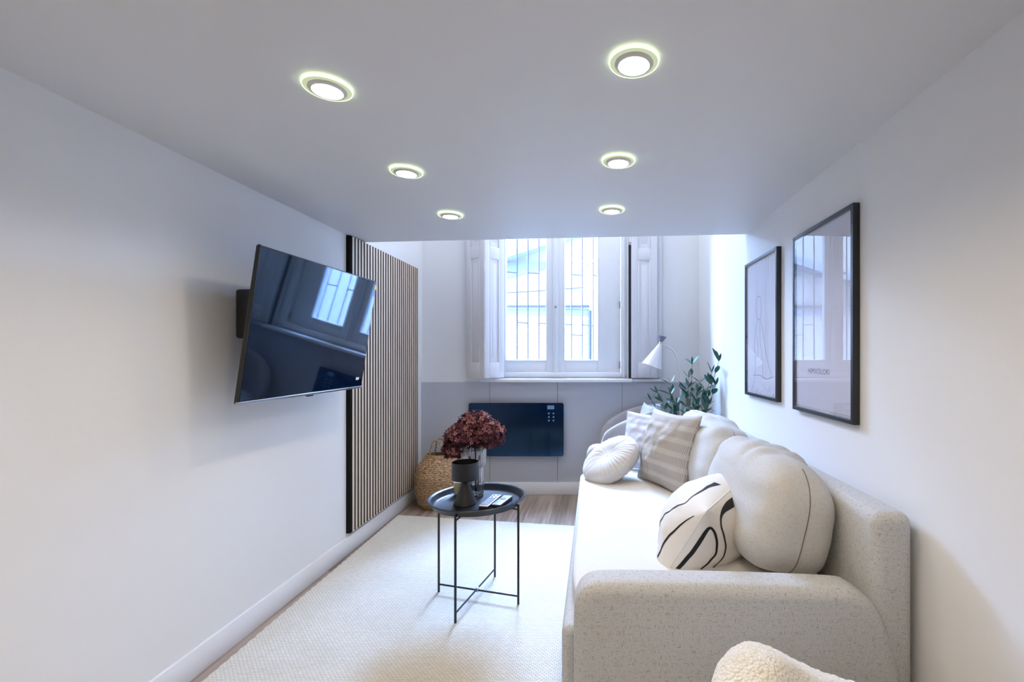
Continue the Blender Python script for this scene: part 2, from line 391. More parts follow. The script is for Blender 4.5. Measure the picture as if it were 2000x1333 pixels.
# grey panelling below the window
ZW = 0.953
seams = [XL, (957-CX)*YB/F, (1089-CX)*YB/F, (1215-CX)*YB/F, XR]
for a, b in zip(seams, seams[1:]):
    boxobj('panel', (a+0.0015, YB-0.012, 0.0), (b-0.0015, YB, ZW), M['wains'], wb)
boxobj('joint_backing', (XL, YB-0.004, 0.0), (XR, YB-0.0005, ZW-0.003), M['gap'], wb)
for nm, lo, hi in (('baseboard_left', (XL, YF, 0), (XL+0.014, YB-0.012, 0.105)), ('baseboard_back', (XL+0.014, YB-0.027, 0), (XR-0.014, YB-0.012, 0.105)),
                   ('baseboard_right', (XR-0.014, YF, 0), (XR, YB-0.012, 0.105))):
    bm = new_bm(); add_box(bm, lo, hi, 0.004, 2); struct(nm, bm, M['trim'], smooth=True)

# ------------------------------------------------------------------ window
win = bpy.data.objects.new('window_1', None); C.objects.link(win); win.location = (-0.29, YB, WZ0); win['kind'] = 'structure'
bm = new_bm()                                             # outer box frame set in the opening
FY0, FY1 = 3.955, 4.10
add_box(bm, (WX0, FY0, WZ0), (WX0+0.05, FY1, WZ1), 0.004); add_box(bm, (WX1-0.055, FY0, WZ0), (WX1, FY1, WZ1), 0.004)
add_box(bm, (WX0+0.05, FY0, WZ0), (WX1-0.055, FY1, WZ0+0.05), 0.004); add_box(bm, (WX0+0.05, FY0, WZ1-0.05), (WX1-0.055, FY1, WZ1), 0.004)
add_box(bm, (WX0+0.05, FY0+0.03, 2.50), (WX1-0.055, FY1, 2.58), 0.004)
obj('window_frame', bm, M['winwood'], win, smooth=True)
bm = new_bm()
for (a, b, y0, y1) in ((WX1-0.005, WX1+0.004, 3.915, 3.955), (WX1-0.040, WX1-0.028, 3.935, 3.955), (WX0, WX0+0.02, 3.915, 3.955)):
    add_box(bm, (a, y0, WZ0), (b, y1, WZ1), 0.003)
obj('casing_moulding', bm, M['winwood'], win, smooth=True)
def sash(x0, x1, gx0, gx1, z0, z1, gz0, gz1, yy=4.01):
    bm = new_bm(); t = 0.045
    add_box(bm, (x0, yy, z0), (gx0, yy+t, z1), 0.004); add_box(bm, (gx1, yy, z0), (x1, yy+t, z1), 0.004)
    add_box(bm, (gx0, yy, z0), (gx1, yy+t, gz0), 0.004); add_box(bm, (gx0, yy, gz1), (gx1, yy+t, z1), 0.004)
    # glazing bead
    for a, b, c, d in ((gx0-0.012, gx0-0.002, gz0, gz1), (gx1+0.002, gx1+0.012, gz0, gz1), (gx0, gx1, gz0-0.012, gz0-0.002)):
        add_box(bm, (a, yy-0.006, c), (b, yy, d), 0.002)
    s = obj('sash', bm, M['winwood'], win, smooth=True)
    boxobj('pane', (gx0-0.004, yy+0.020, gz0-0.004), (gx1+0.004, yy+0.0202, gz1+0.004), M['pane'], s)
    return s
MX = (1086-CX)*4.02/F
for (z0, z1) in ((1.034, 2.50), (2.58, 3.0)):
    g0 = 1.144 if z0 < 2 else 2.64; g1 = 2.43 if z0 < 2 else 2.94
    sash(WX0+0.052, MX-0.016, -0.775, -0.425, z0, z1, g0, g1)
    sash(MX+0.016, WX1-0.058, -0.262, 0.022, z0, z1, g0, g1)
bm = new_bm(); add_box(bm, (MX-0.024, 3.985, WZ0+0.05), (MX+0.024, 4.01, 2.5), 0.006); add_box(bm, (MX-0.010, 3.972, WZ0+0.05), (MX+0.010, 3.985, 2.5), 0.004)
obj('mullion', bm, M['winwood'], win, smooth=True)
for z in (1.10, 1.62, 2.35):
    bm = new_bm(); add_tube(bm, [(WX1-0.066, 4.003, z-0.03), (WX1-0.066, 4.003, z+0.03)], 0.006); obj('hinge', bm, M['silver'], win, smooth=True)
bm = new_bm(); add_lathe(bm, [(0, 0), (0.012, 0), (0.010, 0.006), (0, 0.008)], 16, Matrix.Translation((MX, 3.972, 1.60)) @ Matrix.Rotation(R(90), 4, 'X')); obj('latch', bm, M['silver'], win, smooth=True)
bm = new_bm(); add_box(bm, ((938-CX)*3.86/F, 3.84, 0.957), (WX1+0.03, YB+0.03, 0.985), 0.006, 3); add_box(bm, (WX1+0.02, 3.895, 0.957), (0.60, YB, 0.982), 0.004, 2)
obj('window_sill', bm, M['trim'], win, smooth=True)
boxobj('shade_strip', (WX1+0.004, 3.91, 0.987), (WX1+0.026, 3.929, 2.12), M['gap'], win)  # dark strip painted in for the shade between casing and right shutter

# panelled shutters
def leaf_panel(parent, p0, p1, z0, z1, m, th=0.022, nm='shutter_leaf', side=1):
    """p0,p1: (x,y) of the two vertical edges; raised moulding on the face towards the room."""
    a = Vector((p0[0], p0[1], 0)); b = Vector((p1[0], p1[1], 0)); u = (b-a); L = u.length; u.normalize(); n = Vector((u.y, -u.x, 0))*side
    bm = new_bm()
    mat = Matrix((( u.x, n.x, 0, a.x), (u.y, n.y, 0, a.y), (0, 0, 1, 0), (0, 0, 0, 1)))
    def bx(x0, x1, y0, y1, zz0, zz1, bv=0.003):
        k = bmesh.new(); add_box(k, (x0, y0, zz0), (x1, y1, zz1), bv, 2); bmesh.ops.transform(k, matrix=mat, verts=k.verts)
        me = bpy.data.meshes.new('tmp'); k.to_mesh(me); k.free(); bm.from_mesh(me); bpy.data.meshes.remove(me)
    st = 0.055
    bx(0, L, -th, -th*0.35, z0, z1)                     # field
    bx(0, st, -th*0.5, 0, z0, z1); bx(L-st, L, -th*0.5, 0, z0, z1)
    rails = [z0, z0+0.10]; zz = [(z0, z0+0.13), (1.98, 2.08), (z1-0.1, z1)]
    for r0, r1 in zz: bx(st, L-st, -th*0.5, 0, r0, r1)
    for q0, q1 in ((z0+0.13, 1.98), (2.08, z1-0.1)):
        for e in (st, L-st-0.012): bx(e, e+0.012, -th*0.5, -0.002+0.004, q0, q1, 0.002)
        bx(st+0.03, L-st-0.03, -th*0.5, -0.006, q0+0.04, q1-0.04, 0.003)
    return obj(nm, bm, m, parent, smooth=True)
sl = thing('window_shutter', 'white panelled folding shutter left of the window, folded into a V', 'shutter', (-0.95, 3.8, 0.993), 'panelled shutters beside the window')
leaf_panel(sl, (-0.888, 3.720), (-0.768, 3.905), 0.9935, 3.0, M['shutter'])
leaf_panel(sl, (-1.078, 3.86), (-0.894, 3.718), 0.9935, 3.0, M['shutter'])
for z in (1.25, 1.9, 2.6):
    bm = new_bm(); add_tube(bm, [(-0.891, 3.714, z-0.03), (-0.891, 3.714, z+0.03)], 0.005); obj('hinge', bm, M['shutter'], sl)
sr = thing('window_shutter', 'white panelled folding shutter right of the window, behind the floor lamp', 'shutter', (0.42, 3.86, 0.985), 'panelled shutters beside the window')
leaf_panel(sr, (0.305, 3.862), (0.522, 3.858), 0.9935, 3.0, M['shutter'])
leaf_panel(sr, (0.312, 3.90), (0.566, 3.90), 0.9935, 3.0, M['shutter'], th=0.018)
bm = new_bm(); add_box(bm, (0.288, 3.862, 2.13), (0.308, 3.90, 2.20), 0.003); obj('hinge', bm, M['shutter'], sr)

# grille outside
GY = 4.33
gr = thing('window_grille', 'dark iron security grille outside the window panes', 'grille', (-0.3, GY, 1.0))
gx = [(1010+21.2*k-CX)*GY/F for k in range(-3, 10)]
me = None
for i, x in enumerate(gx):
    bm = new_bm(); add_tube(bm, [(x, GY, 0.99), (x, GY, 3.04)], 0.0058, 6); obj('bar', bm, M['iron'], gr)
def rung(k, z, n=1):
    bm = new_bm(); add_tube(bm, [(gx[k], GY, z), (gx[k+n], GY, z-0.008)], 0.0055, 6); obj('rung', bm, M['iron'], gr)
for zrow, ph in ((1.975, 0), (1.505, 1), (2.45, 1), (2.9, 0)):
    for k in range(0, 12):
        if (k+ph) % 2 == 0: rung(k, zrow-0.004*k)
rung(8, 1.376)
for z in (0.998, 3.03):
    bm = new_bm(); add_tube(bm, [(gx[0]-0.03, GY, z), (gx[-1]+0.03, GY, z)], 0.006, 6); obj('rail', bm, M['iron'], gr)

# ------------------------------------------------------------------ building across the yard
BY = 9.0
bd = thing('building', 'pale rendered building across the yard seen through the window', 'building', (0, BY, 0))
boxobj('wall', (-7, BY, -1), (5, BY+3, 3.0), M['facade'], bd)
def Q(x, y): p = P(x, y, BY); return p.x, p.z
x0, z0 = Q(940, 617); x1, z1 = Q(1151, 607.5)
boxobj('cornice', (-7, BY-0.12, z1+0.07), (x1, BY, z1+0.10), M['outline'], bd)
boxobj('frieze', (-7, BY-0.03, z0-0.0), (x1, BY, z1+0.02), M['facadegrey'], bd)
bm = new_bm()
a = Q(940, 528); b_ = Q(1200, 446)
add_prism(bm, [(a[0]-3, a[1]-0.95), (b_[0]+3, b_[1]+0.95), (b_[0]+3, b_[1]+1.10), (a[0]-3, a[1]-0.80)], 1, BY-0.35, BY); obj('eaves', bm, M['facadegrey'], bd)
bm = new_bm()
add_prism(bm, [(a[0]-3, a[1]-0.80), (b_[0]+3, b_[1]+1.10), (b_[0]+3, b_[1]+2.2), (a[0]-3, a[1]+0.2)], 1, BY-0.3, BY+3); obj('roof', bm, M['facade'], bd)
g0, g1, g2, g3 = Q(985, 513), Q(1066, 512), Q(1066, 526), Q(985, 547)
bm = new_bm(); add_prism(bm, [g0, g1, g2, g3], 1, BY-0.04, BY); obj('grey_band', bm, M['facadegrey'], bd)  # grey band on the facade under the roof slope
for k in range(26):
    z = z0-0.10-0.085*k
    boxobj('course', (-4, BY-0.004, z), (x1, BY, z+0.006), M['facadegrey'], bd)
bm = new_bm(); px_ = Q(1152, 620)[0]
add_tube(bm, [(px_, BY-0.06, -1), (px_, BY-0.06, z1)], 0.03, 8); obj('downpipe', bm, M['outline'], bd, smooth=True)
for k in range(16):
    z = Q(0, 520)[1]-0.11*k
    boxobj('quoin', (px_-0.07+0.02*(k % 2), BY-0.02, z), (px_-0.03, BY, z+0.03), M['facadegrey'], bd)
bm = new_bm(); c0, c1, c2 = Q(960, 574), Q(1066, 568), Q(1140, 562)
add_tube(bm, [(c0[0], BY-0.01, c0[1]), (c1[0], BY-0.01, c1[1]), (c2[0], BY-0.01, c2[1])], 0.008, 5)
obj('cable', bm, M['outline'], bd)
bm = new_bm(); add_box(bm, (-8, YB+0.45, -1.05), (6, 14, -1.0)); g = struct('ground', bm, M['ground'])
bm = new_bm()                                              # house's outer wall round the window, unseen, raised to keep sky off the facade
for lo, hi in (((-8, YB+0.45, -1), (WX0, YB+0.50, 13)), ((WX1, YB+0.45, -1), (6, YB+0.50, 13)), ((WX0, YB+0.45, -1), (WX1, YB+0.50, WZ0)), ((WX0, YB+0.45, WZ1), (WX1, YB+0.50, 13))):
    add_box(bm, lo, hi)
struct('wall_outer', bm, M['brickish'])
bm = new_bm(); add_box(bm, (1.3, YB+0.9, -1), (5.5, BY-0.4, 12)); struct('wall_side_blocker', bm, M['brickish'])      # unseen wall added on the right to block oblique sky light

# ------------------------------------------------------------------ ceiling spots
DL = [(-0.712, 1.227, 'round glass-rimmed ceiling spotlight, left one of the nearest pair'), (0.0945, 1.119, 'round glass-rimmed ceiling spotlight, right one of the nearest pair'),
      (-0.731, 1.787, 'round glass-rimmed ceiling spotlight, left one of the middle pair'), (0.086, 1.689, 'round glass-rimmed ceiling spotlight, right one of the middle pair'),
      (-0.733, 2.338, 'round glass-rimmed ceiling spotlight, left one of the pair nearest the window'), (0.083, 2.256, 'round glass-rimmed ceiling spotlight, right one of the pair nearest the window')]
def spot_light(x, y, parent=None):
    l = bpy.data.lights.new('spot', 'SPOT'); l.energy = DOWN_W; l.color = (1.0, 0.85, 0.63); l.spot_size = R(150); l.spot_blend = 0.6; l.shadow_soft_size = 0.03
    o = bpy.data.objects.new('spot_light', l); C.objects.link(o)
    if parent: o.parent = parent; o.location = (0, 0, -0.025)
    else: o.location = (x, y, LOFT-0.025)
def dl_meshes():
    bm = new_bm(); add_lathe(bm, [(0.045, -0.0035), (0.0565, -0.0035), (0.0585, -0.006), (0.0565, -0.0085), (0.045, -0.0085)], 40, close=True); a = finish(bm, 'glass_plate'); a.materials.append(M['plateglow'])
    bm = new_bm(); add_lathe(bm, [(0.0585, -0.001), (0.0600, -0.003), (0.0600, -0.0065), (0.0588, -0.008), (0.0586, -0.003)], 40, close=True); r = finish(bm, 'glowing_rim'); r.materials.append(M['glowglass'])
    bm = new_bm(); add_lathe(bm, [(0.034, 0), (0.047, 0), (0.047, -0.010), (0.043, -0.014), (0.038, -0.015), (0.036, -0.011)], 40, close=True); b = finish(bm, 'metal_ring'); b.materials.append(M['satin'])
    bm = new_bm(); add_lathe(bm, [(0, -0.011), (0.018, -0.0115), (0.036, -0.011), (0.036, -0.002), (0, -0.002)], 32); c = finish(bm, 'lens'); c.materials.append(M['bulb'])
    for m_ in (a, b, c, r):
        for p in m_.polygons: p.use_smooth = True
        m_.set_sharp_from_angle(angle=R(40))
    return a, r, b, c
M['satin'] = pmat('satin_white_metal', (0.70, 0.70, 0.68), 0.35, noise_amt=0.02)
M['vase2'] = pmat('frosted_glass_plate', (0.75, 0.80, 0.70), 0.2, noise_amt=0.02)
DLM = dl_meshes()
for x, y, lab in DL:
    t = thing('ceiling_spotlight', lab, 'ceiling light', (x, y, LOFT), 'glass-rimmed spotlights in the ceiling')
    for nm, me in zip(('glass_plate', 'glowing_rim', 'metal_ring', 'lens'), DLM):
        o = bpy.data.objects.new(nm, me); C.objects.link(o); o.parent = t
    spot_light(0, 0, t)
for x in (-0.71, 0.09):                                # the rows of the same spots that go on behind the camera
    for y in (0.55, -0.03, -0.65, -1.4): spot_light(x, y)

# ------------------------------------------------------------------ slat panel
PY0, PY1, PZ0, PZ1 = 2.735, 3.79, 0.125, 1.893
sp = thing('slat_wall_panel', 'tall oak acoustic slat panel with black felt gaps on the left wall', 'wall panel', (XL, (PY0+PY1)/2, PZ0))
boxobj('felt_backing', (XL, PY0, PZ0), (XL+0.009, PY1, PZ1), M['blackmatt'], sp)
boxobj('edge_strip', (XL, PY0-0.004, PZ0), (XL+0.026, PY0+0.006, PZ1), M['blackmatt'], sp)
NS = 28; pitch = (PY1-PY0-0.012)/NS
bm = new_bm(); add_box(bm, (0.009, 0, 0), (0.027, pitch*0.62, PZ1-PZ0)); sme = finish(bm, 'slat'); box_uv(sme); sme.materials.append(M['slat']); sme.materials.append(M['blackmatt'])
for p_ in sme.polygons: p_.material_index = 0 if p_.normal.x > 0.5 else 1
for k in range(NS):
    o = bpy.data.objects.new('slat', sme); C.objects.link(o); o.parent = sp
    o.location = Vector((XL, PY0+0.016+k*pitch, PZ0))-sp.location

# ------------------------------------------------------------------ rug
bm = new_bm(); poly = []
def edge(a, b, n, amp):
    a = Vector(a); b = Vector(b); d = (b-a); nn = Vector((-d.y, d.x)).normalized()
    for k in range(n):
        q = a+d*k/n+nn*amp*math.sin(k*math.pi/2+0.5); poly.append((q.x, q.y))
edge((-1.385, 0.3), (-1.400, 1.2), 60, 0.0025); edge((-1.400, 1.2), (-1.443, 3.38), 180, 0.0025)
edge((-1.443, 3.38), (0.60, 3.04), 60, 0.001); edge((0.60, 3.04), (0.60, 0.30), 10, 0); edge((0.60, 0.3), (-1.385, 0.3), 10, 0)
add_prism(bm, poly, 2, 0.0, 0.010)
tag(obj('woven_rug', bm, M['rug']), 'large cream flat-woven wool rug under the black tray table', 'rug')

# ------------------------------------------------------------------ television
al = R(8.5)
W_, H_ = 0.875, 0.602
org = Vector((-1.322, 1.705, 0.995))
tv = thing('television', 'flat black television tilted on a bracket on the left wall', 'television', tuple(org))
uu = Vector((0.018, 0.998, 0.006)).normalized(); vv = Vector((math.sin(al), 0, math.cos(al))); vv = (vv-uu*vv.dot(uu)).normalized(); nn_ = uu.cross(vv)
tv.matrix_world = Matrix(((uu.x, vv.x, nn_.x, org.x), (uu.y, vv.y, nn_.y, org.y), (uu.z, vv.z, nn_.z, org.z), (0, 0, 0, 1)))
def tvp(name, lo, hi, m, bevel=0.0, parent=None):
    bm = new_bm(); add_box(bm, lo, hi, bevel, 3); me = finish(bm, name); box_uv(me); me.materials.append(m)
    if bevel:
        for p in me.polygons: p.use_smooth = True
        me.set_sharp_from_angle(angle=R(35))
    o = bpy.data.objects.new(name, me); C.objects.link(o); o.parent = parent or tv; return o
tvp('body', (0, 0, -0.020), (W_, H_, -0.004), M['plastic'], 0.008)
tvp('housing', (0.12, 0.04, -0.055), (W_-0.12, H_-0.2, -0.018), M['plastic'], 0.01)
tvp('screen', (0.006, 0.014, -0.006), (W_-0.006, H_-0.006, 0.0), M['screen'], 0.0)
tvp('bezel', (0.0, 0.0, -0.012), (W_, 0.012, 0.002), M['silver'], 0.003)
tvp('side_trim', (0.0, 0.012, -0.010), (0.003, H_, 0.001), M['plastic'], 0.0005)
tvp('sensor', (W_/2-0.02, -0.008, -0.02), (W_/2+0.02, 0.0, -0.006), M['plastic'], 0.002)
tvp('badge', (W_-0.075, 0.048, 0.0), (W_-0.045, 0.062, 0.0008), M['white'])
tvp('sticker', (W_-0.018, H_-0.05, 0.0), (W_-0.001, H_-0.022, 0.001), M['yellow'])
# bracket: in world coordinates through the inverse of the root
inv = tv.matrix_world.inverted()
def tvw(name, bm, m, smooth=True):
    bmesh.ops.transform(bm, matrix=inv, verts=bm.verts); me = finish(bm, name); me.materials.append(m); box_uv(me)
    for p in me.polygons: p.use_smooth = smooth
    me.set_sharp_from_angle(angle=R(35))
    o = bpy.data.objects.new(name, me); C.objects.link(o); o.parent = tv
bm = new_bm(); add_box(bm, (XL, 2.02, 1.12), (XL+0.018, 2.34, 1.44), 0.004); tvw('wall_plate', bm, M['plastic'])
bm = new_bm(); add_box(bm, (XL+0.012, 2.10, 1.22), (-1.375, 2.26, 1.34), 0.006); tvw('tilt_bracket', bm, M['plastic'])
bm = new_bm(); add_box(bm, (XL+0.02, 1.86, 1.25), (XL+0.085, 1.90, 1.45), 0.012, 3); tvw('bracket_arm', bm, M['plastic'])

# ------------------------------------------------------------------ wall heater
d_ = 3.86
hx0, hx1 = P(915, 0, d_).x, P(1101, 0, d_).x; hz1, hz0 = P(0, 787.5, d_).z, P(0, 892, d_).z
ht = thing('panel_heater', 'black glass panel heater on the grey panelling below the window', 'heater', ((hx0+hx1)/2, 3.9, hz0))
def rrect(x0, x1, z0, z1, r, n=5):
    out = []
    for cx, cz, a0 in ((x1-r, z1-r, 0), (x0+r, z1-r, 90), (x0+r, z0+r, 180), (x1-r, z0+r, 270)):
        for k in range(n+1):
            a = R(a0+90*k/n); out.append((cx+r*math.cos(a), cz+r*math.sin(a)))
    return out
bm = new_bm(); add_prism(bm, rrect(hx0, hx1, hz0, hz1, 0.018), 1, d_, d_+0.006); obj('glass_front', bm, M['heater'], ht)
boxobj('casing', (hx0+0.03, d_+0.006, hz0+0.02), (hx1-0.03, 3.917, hz1-0.02), M['plastic'], ht, 0.004)
bx0, bx1 = P(1069, 0, d_).x, P(1081, 0, d_).x
boxobj('display', (bx0, d_-0.0006, P(0, 800, d_).z), (bx1+0.006, d_, P(0, 792.5, d_).z), M['icon'], ht)
for i in range(2):
    for j in range(3):
        q = P(1072+9*i, 808+7*j, d_)
        bm = new_bm(); add_lathe(bm, [(0, 0), (0.0075, 0), (0.0075, 0.0006), (0, 0.0006)], 12, Matrix.Translation(q) @ Matrix.Rotation(R(90), 4, 'X')); obj('touch_button', bm, M['icon'], ht)

# ------------------------------------------------------------------ framed pictures on the right wall
def picture(y0, y1, z0, z1, label, printm, name):
    t = thing(name, label, 'picture', (XR, (y0+y1)/2, z0), 'black-framed prints on the right wall')
    fw, th = 0.016, 0.024
    for nm, lo, hi in (('frame_rail', (XR-th, y0, z0), (XR, y0+fw, z1)), ('frame_rail', (XR-th, y1-fw, z0), (XR, y1, z1)),
                       ('frame_rail', (XR-th, y0+fw, z0), (XR, y1-fw, z0+fw)), ('frame_rail', (XR-th, y0+fw, z1-fw), (XR, y1-fw, z1))):
        boxobj(nm, lo, hi, M['rail'], t, 0.0015, 1)
    boxobj('mount', (XR-0.012, y0+fw, z0+fw), (XR-0.008, y1-fw, z1-fw), M['white'], t)
    pr = boxobj('print', (XR-0.014, y0+fw+0.008, z0+fw+0.008), (XR-0.0121, y1-fw-0.008, z1-fw-0.008), printm, t)
    boxobj('glass', (XR-0.0222, y0+fw, z0+fw), (XR-0.022, y1-fw, z1-fw), M['picglass'], t)
    return t, pr
xi = XR-0.0145
p1, pr1 = picture(1.547, 2.022, 0.946, 1.695, 'black-framed print with a line of small lettering, nearer to the camera', M['printb'], 'framed_print')
cu = bpy.data.curves.new('lettering', 'FONT'); cu.body = 'HIMXOLORI'; cu.size = 0.030; cu.extrude = 0.0002; cu.space_character = 1.1; cu.materials.append(M['ink'])
to = bpy.data.objects.new('lettering', cu); C.objects.link(to)
to.rotation_euler = (R(90), 0, R(-90)); bpy.context.view_layer.update()
tm = bpy.data.meshes.new_from_object(to); bpy.data.objects.remove(to); bpy.data.curves.remove(cu)
tm.transform(Matrix.Translation((xi, 1.895, 1.108)) @ Matrix.Rotation(R(-90), 4, 'Z') @ Matrix.Rotation(R(90), 4, 'X'))
obj('lettering', tm, None, pr1)
p2, pr2 = picture(2.199, 2.666, 0.957, 1.703, 'black-framed print of a faint standing figure in line, nearer to the window', M['printa'], 'framed_print')
def stroke(parent, pts, r, n=8):
    bm = new_bm(); add_tube(bm, catmull([(xi, y, z) for y, z in pts], n), r, 4)
    for v in bm.verts: v.co.x = xi+(v.co.x-xi)*0.15
    return obj('drawn_line', bm, M['ink'], parent)
YC = 2.45
for pts in ([(YC+0.02, 1.50), (YC+0.055, 1.47), (YC+0.05, 1.40), (YC+0.01, 1.37), (YC-0.02, 1.40), (YC-0.015, 1.48), (YC+0.02, 1.50)],
            [(YC+0.03, 1.37), (YC+0.06, 1.32), (YC+0.08, 1.22), (YC+0.06, 1.12), (YC+0.08, 1.06)],
            [(YC-0.01, 1.37), (YC-0.05, 1.30), (YC-0.10, 1.17), (YC-0.17, 1.08)],
            [(YC, 1.36), (YC-0.01, 1.25), (YC-0.04, 1.15), (YC-0.05, 1.07)],
            [(YC+0.04, 1.28), (YC+0.02, 1.20), (YC+0.05, 1.17), (YC+0.07, 1.20)],
            [(YC+0.10, 1.07), (YC, 1.075), (YC-0.1, 1.06), (YC-0.18, 1.075)]):
    stroke(pr2, pts, 0.0016)

# ------------------------------------------------------------------ sofa
sf = thing('sofa', 'light grey-beige linen sofa bed along the right wall', 'sofa', (0.35, 2.2, 0))
prof = [(-0.055, 0.05), (-0.057, 0.30), (-0.057, 0.48), (-0.050, 0.525), (-0.030, 0.553), (0.010, 0.566), (0.12, 0.567), (0.40, 0.562), (0.66, 0.552), (0.712, 0.540), (0.757, 0.505), (0.790, 0.44), (0.815, 0.35), (0.832, 0.26), (0.836, 0.05)]
prof = [(p.x, p.y) for p in catmull([Vector((a, b, 0)) for a, b in prof], 4)]
def arm(y0, y1, r=0.034):
    n = len(prof); nr = []
    for k in range(n):
        a = Vector(prof[max(k-1, 0)]); b = Vector(prof[min(k+1, n-1)]); d = (b-a).normalized(); nr.append(Vector((-d.y, d.x)))
    bm = new_bm(); rings = []
    st = [(y0+r*(1-math.cos(t)), r*(1-math.sin(t))) for t in [math.pi/2*q/8 for q in range(9)]]
    st += [(y1-(y-y0), o) for y, o in reversed(st)]
    for y, o in st:
        rings.append([bm.verts.new((p[0]-m_.x*o, y, p[1]-m_.y*o)) for p, m_ in zip(prof, nr)])
    for a, b in zip(rings, rings[1:]):
        for k in range(n): bm.faces.new((a[k], a[(k+1) % n], b[(k+1) % n], b[k]))
    bm.faces.new(rings[0][::-1]); bm.faces.new(rings[-1])
    return obj('armrest', bm, M['sofa'], sf, smooth=True, angle=60)
arm(1.225, 1.345); arm(3.11, 3.235)
bm = new_bm(); add_box(bm, (0.762, 1.252, 0.08), (0.872, 3.21, 0.748), 0.032, 6); obj('backrest', bm, M['sofa'], sf, smooth=True, angle=60)
bm = new_bm()
add_box(bm, (-0.078, 1.347, 0.345), (0.73, 3.058, 0.457), 0.030, 6)
bm2 = new_bm()
# seat mattress: a gridded slab with shallow creases
def seat_shape(q, d):
    return q
bm.free(); bm = new_bm(); puff(bm, (0.42, 0.880, 0.056), 9, 26, Matrix.Translation((0.34, 2.2275, 0.401)), wr=0.004, wscale=7)
obj('seat', bm, M['seatfab'], sf, smooth=True, angle=None)
boxobj('base', (-0.098, 1.347, 0.075), (0.70, 3.108, 0.385), M['sofa'], sf, 0.022, 5)
for x in (0.0, 0.74):
    for y in (1.30, 3.17):
        bm = new_bm(); add_tube(bm, [(x, y, 0.010 if x < 0.5 and y < 3 else 0.0), (x, y, 0.08)], 0.02, 10, rfun=lambda t: 0.016+0.008*t); obj('foot', bm, M['black'], sf, smooth=True)

def back_cushion(y0, y1, zt, label, seed, tilt=13):
    hy = (y1-y0)/2; hz = (zt-0.455)/2; hx = 0.142
    mat = Matrix.Translation((0.634, (y0+y1)/2, 0.455+hz)) @ Matrix.Rotation(R(tilt), 4, 'Y')
    def shp(q, d):
        t = (d.z+1)/2
        q = q.copy(); q.x *= 1.0-0.28*max(0, t-0.45)**1.2
        # end seam pinch and top gather
        q.z -= 0.035*abs(d.y)**6*max(0, d.z)
        w = noise.noise(Vector((q.y*5+seed, q.z*14, seed)))*0.012
        fold = 0.014*math.sin(q.y*34+noise.noise(Vector((q.y*4, q.z*6, seed)))*5)*max(0, d.z)**2*abs(d.x)**0.5
        q.x += (w*abs(d.x)); q.z += fold
        return q
    t = thing('back_cushion', label, 'cushion', (0.578, (y0+y1)/2, 0.457), 'large linen back cushions on the sofa')
    bm = new_bm(); puff(bm, (hx, hy, hz), 3.8, 30, mat, wr=0.009, wscale=6, seed=seed, shape=shp)
    obj('cover', bm, M['cushfab'], t, smooth=True, angle=None)
    pts = []
    for k in range(33):
        a = R(38)+(math.pi-R(38))*(k/32)
        d = Vector((0.0, -math.sin(a), math.cos(a))); p = 3.8
        s = (abs(d.y)**p+abs(d.z)**p)**(1/p); d = d/s
        q = shp(Vector((0.004, d.y*hy, d.z*hz)), d); nn = Vector((0, d.y/hy, d.z/hz)).normalized()
        q += nn*(0.009*noise.noise(Vector((q.x*6+seed, q.y*3, q.z*6)))+0.0006); pts.append(mat @ q)
    bm = new_bm(); add_tube(bm, pts, 0.0016, 6); obj('seam', bm, M['seamdark'], t, smooth=True)
M['seamdark'] = pmat('seam_thread', (0.16, 0.15, 0.14), 0.9, noise_amt=0.1)
back_cushion(1.395, 2.125, 0.835, 'plump linen back cushion nearest the camera, behind the line-patterned pillow', 3)
back_cushion(2.135, 3.055, 0.840, 'plump linen back cushion farther along the sofa, behind the ribbed beige pillow', 11)

# ------------------------------------------------------------------ pillows
def ppt(u, v, s, w_, h_, t_, pinch=0.10, off=0.0, wr=0.0, seed=0, pw=0.5):
    x = w_/2*u*(1-pinch*(1-v*v)*abs(u)); y = h_/2*v*(1-pinch*(1-u*u)*abs(v))
    k = max(0.0, math.cos(math.pi/2*u)*math.cos(math.pi/2*v))**pw
    z = s*(t_/2*k+off)
    if wr: z += wr*noise.noise(Vector((u*2.2+seed, v*2.2, seed)))*min(1, k*2)+wr*0.6*noise.noise(Vector((u*6+seed, v*6, s)))*k
    return Vector((x, y, z))
def pillow(parent, mat4, w_, h_, t_, m, n=56, **kw):
    bm = new_bm(); uvl = bm.loops.layers.uv.new('UVMap'); g = {}
    for s in (1, -1):
        for i in range(n+1):
            for j in range(n+1):
                # cosine spacing keeps the rim round
                u = -math.cos(math.pi*i/n); v = -math.cos(math.pi*j/n)
                if s == -1 and (i in (0, n) or j in (0, n)): g[s, i, j] = g[1, i, j]
                else: g[s, i, j] = bm.verts.new(mat4 @ ppt(u, v, s, w_, h_, t_, **kw))
        for i in range(n):
            for j in range(n):
                vs = [g[s, i, j], g[s, i+1, j], g[s, i+1, j+1], g[s, i, j+1]]; co = [(i, j), (i+1, j), (i+1, j+1), (i, j+1)]
                if s == -1: vs.reverse(); co.reverse()
                f = bm.faces.new(vs)
                for l, (a, b) in zip(f.loops, co): l[uvl].uv = ((1-math.cos(math.pi*a/n))/2, (1-math.cos(math.pi*b/n))/2)
    return obj('cover', bm, m, parent, smooth=True, angle=None)
def frame4(o, U, V):
    U = Vector(U).normalized(); V = Vector(V); V = (V-U*V.dot(U)).normalized(); N = U.cross(V)
    return Matrix(((U.x, V.x, N.x, o[0]), (U.y, V.y, N.y, o[1]), (U.z, V.z, N.z, o[2]), (0, 0, 0, 1)))
